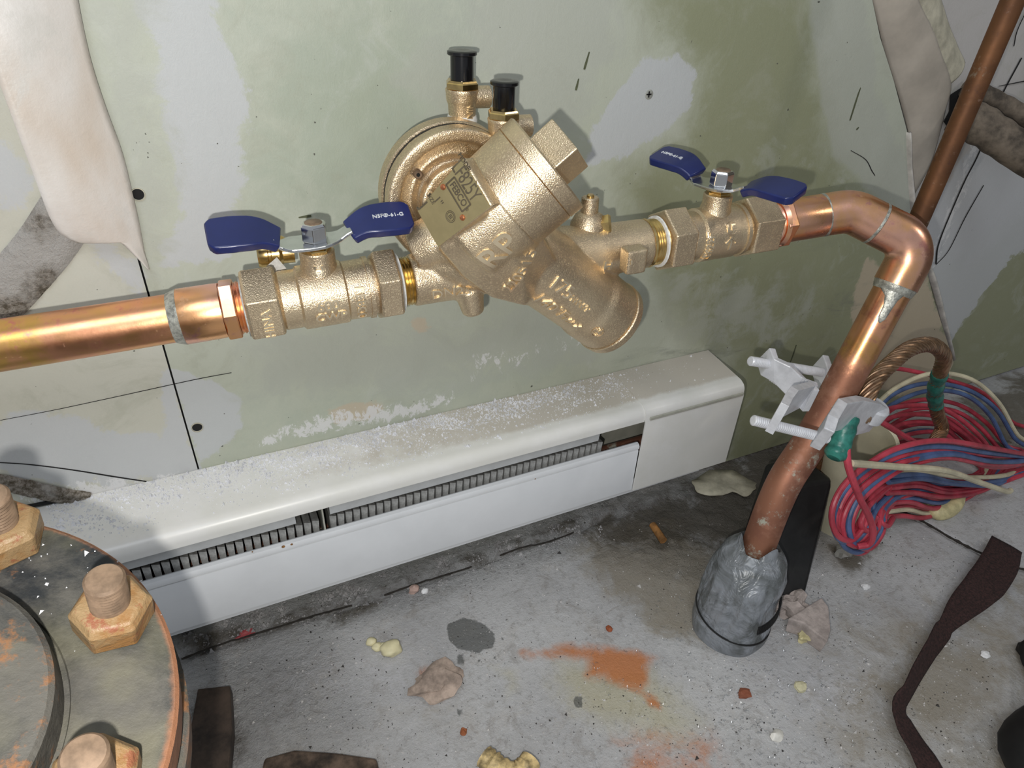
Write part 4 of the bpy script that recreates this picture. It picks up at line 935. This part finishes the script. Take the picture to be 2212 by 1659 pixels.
def strands(path, Rr, rs_, n, turns, mat, parent, name='strand'):
    T = np.gradient(path, axis=0); T /= np.linalg.norm(T, axis=1)[:, None]; _, u, _ = frame(T[0]); fr = []
    for i in range(len(path)): u = nz(u - T[i] * u.dot(T[i])); fr.append((u, np.cross(T[i], u)))
    s_ = np.concatenate([[0], np.cumsum(np.linalg.norm(np.diff(path, axis=0), axis=1))])
    for k in range(n):
        pts = [path[i] + Rr * (math.cos(2 * math.pi * (k / n + turns * s_[i])) * fr[i][0] + math.sin(2 * math.pi * (k / n + turns * s_[i])) * fr[i][1]) for i in range(len(path))]
        m = MB(); m.sweep(pts, rs_, 8); m.build(name, mat, parent)
strands(cp, .0056, .00165, 13, 16, STRAND, gw)
m = MB(); m.sweep(cp, .0045, 12); m.build('strand', STRAND, gw)
i0 = 14 * 7 + 2; m = MB(); seg = cp[i0:i0 + 22]; m.sweep(seg, [.0076 + .0006 * math.sin(i * .9) for i in range(len(seg))], 24); m.build('green_tape', TAPEG, gw)
ct_ = smooth_path([at(1832,900,.284), at(1824,930,.279), at(1812,965,.274), at(1800,990,.270)], 8)
m = MB(); m.sweep(ct_, [.0088 + .0004 * math.sin(i) - (.003 if i == len(ct_) - 1 else 0) - (.0012 if i == len(ct_) - 2 else 0) for i in range(len(ct_))], 24); m.build('green_tape', TAPEG, gw)['label'] = 'green-taped cable end below the clamp'

# ---------------------------------------------------------------- lagged pipes in the wall hole (upper right)
m = MB(); hp = [(2052,205),(2075,190),(2098,200),(2112,260),(2080,300),(2052,285),(2038,262),(2050,240)]
m.prism([at(a, b, YW + .0028) for a, b in hp], (0, -.0008, 0)); m.build('pipe_hole', DARK, wall, False)
def lag(pts, r, name, label):
    P = smooth_path([at(*p) for p in pts], 10); rad = [r * (1 + .10 * noise.noise(Vector((i * .35, r * 900, 1))) ) for i in range(len(P))]
    m = MB(); m.sweep(P, rad, 24); o = m.build(name, LAG, None, True, 60); tag(o, label, 'pipe')
lag([(2066,245,.452),(2120,272,.43),(2190,318,.405),(2290,380,.37)], .0175, 'lagged_pipe', 'fat dusty lagged pipe leaving the wall hole at the upper right')
lag([(2090,190,.455),(2140,212,.445),(2200,245,.43),(2290,290,.41)], .0095, 'lagged_pipe', 'thin dusty lagged pipe just above the fat one at the upper right')

# ---------------------------------------------------------------- paper flaps
def sheet(name, rows, mat, label, cat='paper', th=.0006, parent=None, nsub=6):
    """rows: list of (left point, right point) with depth; interpolated across"""
    L = smooth_path([at(*a) for a, b in rows], nsub); Rr = smooth_path([at(*b) for a, b in rows], nsub); n = 14; V = []
    for i in range(len(L)):
        for k in range(n + 1):
            f = k / n; p = L[i] * (1 - f) + Rr[i] * f; p = p + np.array([0, -.0035 * math.sin(f * math.pi) - .0012 * noise.noise(Vector((p[0] * 30, p[2] * 30, 2))), 0]); V.append(p)
    Fc = [[i * (n + 1) + k, i * (n + 1) + k + 1, (i + 1) * (n + 1) + k + 1, (i + 1) * (n + 1) + k] for i in range(len(L) - 1) for k in range(n)]
    o = MB().add(V, Fc).build(name, mat, parent, True, 80); s_ = o.modifiers.new('s', 'SOLIDIFY'); s_.thickness = th; s_.offset = 0
    if cat: tag(o, label, cat)
    return o
def m_paper():
    t = NT('wallpaper_back'); f = t.noise(16, 6, .7, .6); g = t.noise(6, 4, .6, 1.0, stretch=(1.5, 1, .6))
    col = t.mix(t.ramp(g, .4, .65), (.74, .72, .69), (.62, .54, .46)); col = t.mix(t.ramp(f, .55, .7), col, (.66, .64, .60))
    return t.done(col, .45, 0, t.bump(t.noise(90, 4, .7), .5, .001))
WPAP = m_paper()
sheet('paper_flap', [((-130,-120,.440),(150,-120,.455)), ((-50,40,.438),(172,20,.456)), ((-8,160,.437),(196,130,.456)), ((25,250,.437),(228,230,.457)), ((62,350,.438),(264,330,.457)), ((92,430,.440),(284,410,.457)), ((112,478,.443),(298,470,.4575)), ((135,508,.446),(303,495,.458)), ((175,525,.450),(306,512,.4583)), ((205,508,.453),(309,528,.4585)), ((245,512,.455),(312,545,.4587)), ((285,545,.457),(318,565,.459)), ((318,576,.459),(322,580,.459))], WPAP, 'peeled strip of pale wallpaper hanging at the upper left')
WPAP2 = plain('board_face_paper', (.50, .45, .38), .6, 0, .12, 14)
sheet('paper_flap', [((1870,-40,.4605),(1975,-40,.452)), ((1882,0,.4605),(1985,5,.450)), ((1905,90,.4605),(2012,60,.450)), ((1932,180,.4605),(2035,120,.450)), ((1958,270,.4615),(2054,185,.452)), ((1966,340,.4625),(2040,240,.456)), ((1975,420,.4630),(2030,285,.460))], WPAP2, 'torn tan board paper curling off the wall at the upper right', th=.0012)
sheet('paper_flap', [((1976,-40,.450),(2020,-40,.458)), ((1990,20,.450),(2045,40,.460)), ((2020,90,.450),(2066,95,.460)), ((2044,160,.451),(2080,125,.460)), ((2052,182,.452),(2084,135,.460))], PAPER, 'narrow torn paper edge folded back beside the copper riser', th=.001)
sheet('paper_flap', [((1955,285,.4575),(1964,285,.456)), ((1958,380,.4575),(1972,380,.455)), ((1966,480,.4580),(1986,480,.455)), ((1990,560,.4585),(2006,560,.456)), ((2018,640,.4590),(2030,630,.457)), ((2055,780,.459),(2062,770,.459))], plain('flap_edge', (.60, .57, .52), .6), 'thin pale paper edge curling below the copper elbow', th=.0008)
# rough mortar strips on the left
def strip(pts, wd, name, mat, seed):
    P = smooth_path([at(a, b, YW - .001) for a, b in pts], 14); T = np.gradient(P, axis=0); n = 12; V = []
    for i in range(len(P)):
        wv = nz(np.cross(nz(T[i]), (0, 1, 0)))
        for k in range(n + 1):
            f = k / n - .5; p = P[i] + wv * wd * f; V.append(p + np.array([0, -.0032 * (1 - (2 * f) ** 4) - .0012 * noise.noise(p_ := Vector((p[0] * 260 + seed, p[2] * 260, 0))), 0]))
    Fc = [[i * (n + 1) + k, i * (n + 1) + k + 1, (i + 1) * (n + 1) + k + 1, (i + 1) * (n + 1) + k] for i in range(len(P) - 1) for k in range(n)]
    return MB().add(V, Fc).build(name, mat, wall, True, 60)
def m_mortar():
    t = NT('rough_mortar'); f = t.noise(300, 5, .8); g = t.noise(20, 4)
    col = t.mix(t.ramp(f, .35, .65), (.10, .08, .05), (.42, .38, .33)); col = t.mix(t.ramp(g, .45, .6), col, (.55, .53, .50)); return t.done(col, .9, 0, t.bump(f, 1, .003))
MORT = m_mortar()
strip([(150,455),(100,530),(50,590),(-10,655),(-60,710)], .030, 'mortar_strip', MORT, 1)
strip([(-40,1035),(40,1050),(120,1068),(190,1080)], .014, 'mortar_strip', MORT, 5)
wall_line('joint_line', [(146,470),(110,560),(60,640),(22,694)], -.003, YW - .001, prom=.002)
wall_line('joint_line', [(30,1100),(90,1088),(130,1080),(145,1072)], -.002, YW - .001, prom=.002)

# ---------------------------------------------------------------- flange, lower left
hF = .26; NF = nz((.1412, -.2131, 1)); CF = CAM + hF * np.array([-.4726, .6561, -1 - (.1412 * -.4726 - .2131 * .6561)])
RO, RI, TI, RBt = .3295 * hF, .2069 * hF, .056 * hF, .2751 * hF
fl = thing('pipe_flange', (CF[0], CF[1], 0), 'big rusty bolted pipe flange filling the lower left corner', 'flange')
def edge_attr(o, C_, r0, r1, axis):
    V = np.array([v.co[:] for v in o.data.vertices]); d = V - C_; rad = np.linalg.norm(d - np.outer(d @ axis, axis), axis=1)
    a = o.data.attributes.new('edge', 'FLOAT', 'POINT'); a.data.foreach_set('value', np.clip((rad - r0) / (r1 - r0), 0, 1).astype(np.float32))
m = MB(); m.lathe([(-.020, RO - .003), (-.019, RO), (-.0015, RO), (-.0004, RO - .0012)] + [(0, RO - .0012 - (RO - .0012 - RI) * k / 10) for k in range(1, 10)] + [(0, RI + .0005), (-.001, RI), (-.001, .01)], CF, NF, 96); o = m.build('flange_plate', IRON, fl); edge_attr(o, CF, RO - .007, RO, NF)
m = MB(); m.lathe([(-.001, RI - .0015), (TI - .002, RI - .002), (TI - .0005, RI - .0035)] + [(TI, (RI - .0035) * (1 - k / 8)) for k in range(1, 8)], CF, NF, 80); o = m.build('raised_face', IRON2, fl); edge_attr(o, CF, RI, RI + .1, NF)
m = MB(); m.lathe([(-.0235, RO - .004), (-.0195, RO - .0035)], CF, NF, 80); m.build('gasket', SEAL, fl)
m = MB(); m.lathe([(-.045, RO - .004), (-.043, RO + .002), (-.0245, RO + .002), (-.0235, RO)], CF, NF, 96); o = m.build('lower_flange', IRON2, fl); edge_attr(o, CF, RO - .01, RO + .012, NF)
m = MB(); m.lathe([(0, RO * .74), (.06, RO * .62), (.195, RO * .62), (.235, RO * .60)], CF - NF * .045, -nz((NF[0] * .15, NF[1] * .15, 1)), 48); o = m.build('pipe_neck', IRON, fl); edge_attr(o, CF, 1, 2, NF)
Uf = nz(np.cross((0, 1, 0), NF)); Vf = np.cross(NF, Uf)
for i in range(-2, 6):
    an = 1.1316 - i * math.pi / 4; O = CF + RBt * (math.cos(an) * Uf + math.sin(an) * Vf)
    if i == 1: O = onplane(248, 1342, CF, NF)
    if i == 0: O = onplane(14, 1172, CF, NF)
    if i == 2: O = onplane(212, 1706, CF, NF)
    m = MB(); m.lathe([(0, .0112), (.0005, .0130), (.010, .0130), (.0128, .0112), (.0132, .0095)], O, NF, 6, phase=(.35 + i * .5) if i != 1 else -.05); nt = m.build('hex_nut', NUT, fl, True, 25, bevel=.0008)
    prof = [(.011, .0063)] ; t = .0135
    while t < .0265: prof += [(t, .0063), (t + .0008, .0059)]; t += .0016
    m = MB(); m.lathe(prof + [(.0272, .0063), (.0282, .0055), (.0284, .0040), (.0286, .002)], O, NF, 28); m.build('stud', STUD, nt)

# ---------------------------------------------------------------- things lying on the floor
ch = thing('concrete_chunk', onz(1745, 1345), 'pinkish grey triangular concrete chunk beside the taped pipe foot', 'rubble')
P = [onz(a, b, .020) for a, b in [(1703,1335),(1775,1290),(1790,1310),(1795,1360),(1788,1385),(1760,1365),(1735,1345)]]
cc = sum(P) / len(P); V = list(P) + [cc + (p - cc) * .92 - np.array([0, 0, .0195]) for p in P]; n = len(P)
MB().add(V, [list(range(n)), [n + k for k in range(n)][::-1]] + [[k, (k + 1) % n, n + (k + 1) % n, n + k] for k in range(n)]).build('flat_face', STONE, ch, False, bevel=.0012)
rock(onz(1712, 1322) + np.array([0, 0, .008]), (.013, .012, .013), STONE, 'rough_side', ch, 3, rough=.5, flat=True)
rock(onz(1740, 1378) + np.array([0, 0, .004]), (.010, .006, .007), FOAM, 'foam_residue', ch, 5)
def item(name, px, py, size, mat, label, cat, seed, **kw):
    o = rock(onz(px, py) + np.array([0, 0, size[2] * .55]), size, mat, name, None, seed, **kw); return tag(o, label, cat)
fo = thing('foam_blob', onz(830, 1405), 'pale yellow foam blobs on the floor below the heater', 'foam')
for k, (a, b, s_) in enumerate(((803, 1390, .0042), (815, 1401, .0040), (828, 1400, .0038), (846, 1408, .0078))): rock(onz(a, b) + np.array([0, 0, s_ * .6]), (s_ * 1.15, s_, s_ * .8), plain('pale_foam', (.76, .70, .44), .5, 0, .06), 'foam_lobe', fo, k, rough=.15)
item('mortar_lump', 945, 1478, (.022, .015, .006), plain('rusty_mortar', (.42, .33, .27), .9, 0, .25, 70, .6), 'flat rust-stained mortar lump on the floor', 'rubble', 11, rough=.4)
item('red_chip', 532, 1372, (.009, .004, .003), plain('red_plastic', (.42, .08, .09), .4), 'small red plastic chip below the heater', 'chip', 12, flat=True, sub=2)
item('pink_pebble', 895, 1276, (.005, .0045, .004), plain('pink_stone', (.60, .42, .36), .7), 'small pink pebble near the floor ledge', 'pebble', 13, sub=2)
item('white_pebble', 917, 1279, (.0038, .003, .003), PLASTER, 'small white pebble next to the pink one', 'pebble', 14, sub=2)
item('rust_flake', 1316, 1360, (.0032, .0035, .002), plain('rust_red', (.30, .08, .03), .8), 'reddish rust flake above the orange stain', 'flake', 15, flat=True, sub=2)
item('rust_flake', 1001, 1582, (.0032, .003, .002), plain('rust_red2', (.34, .11, .04), .8), 'rust flake near the bottom centre of the floor', 'flake', 16, flat=True, sub=2)
item('rust_flake', 1608, 1500, (.006, .0045, .0025), plain('rust_red3', (.25, .08, .04), .8), 'dark rust flake below the taped pipe foot', 'flake', 17, flat=True, sub=2)
item('foam_crumb', 1728, 1487, (.0055, .005, .003), plain('pale_foam2', (.68, .64, .42), .6), 'pale yellow foam crumb right of the rust flake', 'foam', 18, flat=True, sub=2)
item('snail_shell', 1676, 1592, (.0050, .0045, .0035), plain('shell', (.70, .68, .62), .4), 'small whitish curled shell on the lower floor', 'shell', 19, sub=2)
item('plaster_chip', 1868, 1268, (.0045, .0038, .0018), PLASTER, 'white plaster chip right of the conduit foot', 'chip', 20, flat=True, sub=2)
item('plaster_chip', 2128, 1415, (.0048, .0038, .0016), PLASTER, 'white diamond-shaped plaster chip right of the strap', 'chip', 21, flat=True, sub=2)
item('glass_bit', 1822, 1196, (.011, .008, .004), plain('cloudy_glass', (.36, .36, .34), .2), 'grey shard under the lowest wire loops', 'shard', 22, flat=True, sub=2)
m = MB(); m.lathe([(0, .0042), (.024, .0040)], onz(1433, 1168, .004), nz((.10, .9, 0)), 14); tag(m.build('cork_stub', plain('orange_stub', (.42, .20, .06), .8, 0, .3, 80), None), 'short orange stub standing in the dark dirt by the heater', 'stub')
# crescent of hardened foam
cr = smooth_path([onz(a, b, .007) for a, b in [(2003,1080),(2010,1100),(2030,1108),(2055,1096),(2068,1075),(2062,1062)]], 8)
m = MB(); m.sweep(cr, [.003 + .006 * math.sin(min(1, (i + 2) / len(cr)) * math.pi * .8) for i in range(len(cr))], 16); tag(m.build('foam_crescent', FOAM, None, True, 60), 'glossy yellow foam crescent on the floor under the wires', 'foam')
# torn paper scrap by the heater end
def scrap(name, pts, mat, label, cat, h=.004, seed=0):
    P = [onz(a, b) for a, b in pts]; c_ = sum(P) / len(P); V = [c_ + np.array([0, 0, h])]; Fc = []; n = len(P) * 4; ring_ = []
    PP = smooth_path(P + [P[0]], 4)[:-1]
    for f in (.5, 1.0):
        for i, p in enumerate(PP):
            q = c_ + (p - c_) * f * (1 + .06 * noise.noise(Vector((i * .9, seed, f)))); q[2] = h * (1 - f * .4) + .003 * noise.noise(Vector((q[0] * 90, q[1] * 90, seed))) + .002; V.append(q)
    n = len(PP)
    for i in range(n): Fc.append([0, 1 + i, 1 + (i + 1) % n]); Fc.append([1 + i, 1 + n + i, 1 + n + (i + 1) % n, 1 + (i + 1) % n])
    o = MB().add(V, Fc).build(name, mat, None, True, 30); s_ = o.modifiers.new('s', 'SOLIDIFY'); s_.thickness = .0012; return tag(o, label, cat)
scrap('paper_scrap', [(1492,1045),(1530,1025),(1580,1022),(1612,1040),(1632,1055),(1612,1078),(1580,1070),(1540,1078),(1505,1068)], PAPER, 'torn crumpled paper scrap on the dirt by the heater end', 'paper', .005, 2)
# half-eaten curved piece at the bottom
fo2 = thing('foam_ring', onz(1095, 1640, 0), 'browned yellow broken foam ring at the bottom edge', 'foam')
BRN = plain('browned_foam', (.56, .42, .20), .6, 0, .35, 120, .5, 300)
pth = smooth_path([onz(a, b, .011) for a, b in [(1046,1634),(1062,1648),(1082,1662),(1110,1672),(1132,1662),(1146,1642)]], 6)
m = MB(); m.sweep(pth, [.0085 + .0022 * noise.noise(Vector((i * .5, 1, 1))) for i in range(len(pth))], 16); m.build('ring_piece', BRN, fo2, True, 60)
# brown block and board, bottom left
WOODD = plain('dark_wet_wood', (.055, .038, .028), .55, 0, .4, 40, .4, 90)
m = MB(); P = [onz(a, b) for a, b in [(436,1512),(505,1505),(510,1600),(500,1720),(400,1720)]]; m.prism([p + np.array([0, 0, .004]) for p in P], (0, 0, .012)); tag(m.build('dark_board', WOODD, None, False, bevel=.001), 'dark wet board end on the floor beside the flange', 'board')
m = MB(); P = [onz(a, b) for a, b in [(575,1652),(640,1634),(730,1640),(815,1652),(830,1720),(560,1720)]]; m.prism([p + np.array([0, 0, 0]) for p in P], (0, 0, .010)); tag(m.build('rusty_plate', plain('rusty_plate', (.13, .09, .065), .6, .2, .4, 50, .4, 90), None, False, bevel=.002), 'rusty brown metal plate at the bottom edge of the floor', 'plate')
# webbing strap
sp = [(2175,1175,.010,.030),(2160,1215,.012,.034),(2130,1260,.012,.034),(2085,1305,.010,.026),(2050,1345,.010,.016),(2015,1400,.012,.008),(1985,1450,.014,.008),(1962,1495,.014,.012),(1945,1530,.011,.019),(1965,1580,.010,.023),(1995,1630,.010,.023),(2030,1700,.010,.023)]
P = smooth_path([onz(a, b, h) for a, b, h, _ in sp], 6); wv = np.interp(np.linspace(0, 1, len(P)), np.linspace(0, 1, len(sp)), [s_[3] for s_ in sp])
m = MB(); V = []; n = 8
T = np.gradient(P, axis=0)
for i in range(len(P)):
    side = nz(np.cross(nz(T[i]), (0, 0, 1))); tw_ = np.interp(i / len(P), [0, .3, .45, .65, .75, 1], [.1, .2, .9, 1.1, .5, .1])
    sd = side * math.cos(tw_) + np.array([0, 0, 1]) * math.sin(tw_)
    for k in range(n + 1):
        f = k / n - .5; q = P[i] + sd * .030 * f * (wv[i] / .030 if tw_ < .6 else 1) * (.6 if tw_ > .6 else 1); q[2] = max(q[2] + .0014 * noise.noise(Vector((q[0] * 60, q[1] * 60, 3))), .0012); V.append(q)
Fc = [[i * (n + 1) + k, i * (n + 1) + k + 1, (i + 1) * (n + 1) + k + 1, (i + 1) * (n + 1) + k] for i in range(len(P) - 1) for k in range(n)]
st_ = MB().add(V, Fc).build('webbing_strap', WEB, None, True, 80); s_ = st_.modifiers.new('s', 'SOLIDIFY'); s_.thickness = .0014; tag(st_, 'frayed dark brown webbing strap twisted across the right floor', 'strap')
# dark rubber boot toe at the right edge
BOOT = plain('boot_rubber', (.006, .006, .006), .7, 0, .3, 50)
bt = thing('boot', onz(2230, 1640), 'black rubber boot toe cut off by the lower right corner', 'boot')
rock(onz(2300, 1680) + np.array([0, 0, .018]), (.055, .05, .030), BOOT, 'boot_toe', bt, 4, rough=.06)
rock(onz(2236, 1432) + np.array([0, 0, .008]), (.016, .018, .014), BOOT, 'boot_lace_end', bt, 6, rough=.25)
m = MB(); m.sweep(smooth_path([onz(2300, 1640, .02), onz(2290, 1540, .02), onz(2246, 1440, .010)], 8), .010, 12); m.build('boot_side', BOOT, bt)

# ---------------------------------------------------------------- dust, granules, shavings (uncountable)
def granules(name, pts, mat, label, cat, parent=None):
    V = []; Fc = []
    tet = np.array([(1, 0, -.5), (-.5, .87, -.5), (-.5, -.87, -.5), (0, 0, .9)]); octf = [[0, 1, 3], [1, 2, 3], [2, 0, 3], [0, 2, 1]]
    for (p, s_) in pts:
        a = RNG.uniform(0, 6.28); c_, sn = math.cos(a), math.sin(a); st_ = RNG.uniform(.6, 1.5, 3); b = len(V)
        for t in tet: t2 = t * st_ * s_; V.append((p[0] + c_ * t2[0] - sn * t2[1], p[1] + sn * t2[0] + c_ * t2[1], p[2] + t2[2] + .3 * s_))
        Fc += [[b + i for i in f] for f in octf]
    me = bpy.data.meshes.new(name); me.from_pydata(V, [], Fc); me.materials.append(mat); o = link(name, me, parent); o['kind'] = 'stuff'
    if label: tag(o, label, cat, None, 'stuff')
    return o
DUSTM = plain('plaster_dust', (.72, .73, .76), .95, 0, .08)
pts = []
def ztop(y): f = (YW - y) / (YW - YF - .010); return ZT - .0045 * min(max(f, 0), 1)
for k in range(26000):
    x = RNG.uniform(-.14, .44); y = YW - .001 - abs(RNG.normal(0, .020)); 
    if y < YF + .010: continue
    dens = np.interp(x, [-.14, 0, .12, .26, .34, .44], [.6, .8, 1, .8, .35, .10]) * (.35 + .65 * (noise.noise(Vector((x * 30, y * 60, 0))) > -.05))
    if RNG.uniform() > dens: continue
    pts.append(((x, y, ztop(y)), float(min(.0022, RNG.lognormal(-7.80, .60)))))
granules('plaster_dust', pts, DUSTM, 'white plaster dust and crumbs along the top of the heater', 'dust')
pts = []
for k in range(260):
    r = math.sqrt(RNG.uniform(RI ** 2 * 1.1, RO ** 2)); an = RNG.uniform(.2, 3.2); p = CF + r * (math.cos(an) * Uf + math.sin(an) * Vf); pts.append((p, float(RNG.lognormal(-7.95, .5))))
granules('plaster_dust', pts, DUSTM, 'white plaster specks sprinkled on the rusty flange', 'dust')
pts = []; pd = []
for k in range(9000):
    px = RNG.uniform(420, 2150); py = RNG.uniform(1130, 1659); p = onz(px, py)
    if p[1] > .455: continue
    yl = np.interp(p[0], ledge[:, 0], ledge[:, 1]); z = .005 if p[1] > yl and p[0] < ledge[-1, 0] else .0002
    c_ = noise.noise(Vector((p[0] * 12, p[1] * 12, 4)))
    if c_ < RNG.uniform(-.5, .3): continue
    (pts if k % 3 else pd).append(((p[0], p[1], z), float(min(.0024, RNG.lognormal(-7.9, .55)))))
granules('floor_grit', pts, plain('grit', (.62, .60, .58), .8, 0, .2), 'pale grit and crumbs scattered over the concrete floor', 'grit')
granules('floor_grit', pd, plain('grit_dark', (.06, .055, .05), .8, 0, .2), 'dark grit specks scattered over the concrete floor', 'grit')
pts = []
for k in range(9000):
    px = RNG.uniform(395, 1300); f_ = (px - 395) / 905; py = 1372 - 262 * f_ + abs(RNG.normal(0, 22)) ; p = onz(px, py)
    if p[1] > .46 or RNG.uniform() < .25: continue
    if noise.noise(Vector((p[0] * 40, p[1] * 40, 9))) < -.12: continue
    pts.append(((p[0], p[1], .0045 if p[1] > np.interp(p[0], ledge[:, 0], ledge[:, 1]) else .0004), float(min(.0028, RNG.lognormal(-7.35, .55)))))
granules('mortar_crumbs', pts, plain('crumb', (.38, .37, .37), .95, 0, .25), 'grey mortar crumbs heaped along the foot of the heater', 'rubble')
m = MB()
for k in range(420):
    px = RNG.uniform(1280, 1900); py = RNG.uniform(1280, 1659)
    if RNG.uniform() < .5: px, py = RNG.normal(1620, 130), RNG.normal(1480, 90)
    p = onz(px, py, .0012); a = RNG.uniform(0, 6.28); L = RNG.uniform(.0012, .0035); pts = []
    for q in range(5): th = q * 1.3; pts.append(p + np.array([math.cos(a) * L * q / 4 + .0006 * math.cos(th), math.sin(a) * L * q / 4 + .0006 * math.sin(th), .0006 * math.sin(th * 1.3)]))
    m.ribbon(pts, (0, .3, 1), .0006, .00015)
tag(m.build('metal_shavings', STEEL, None, False), 'shiny curled metal shavings scattered around the taped pipe foot', 'shavings', None, 'stuff')
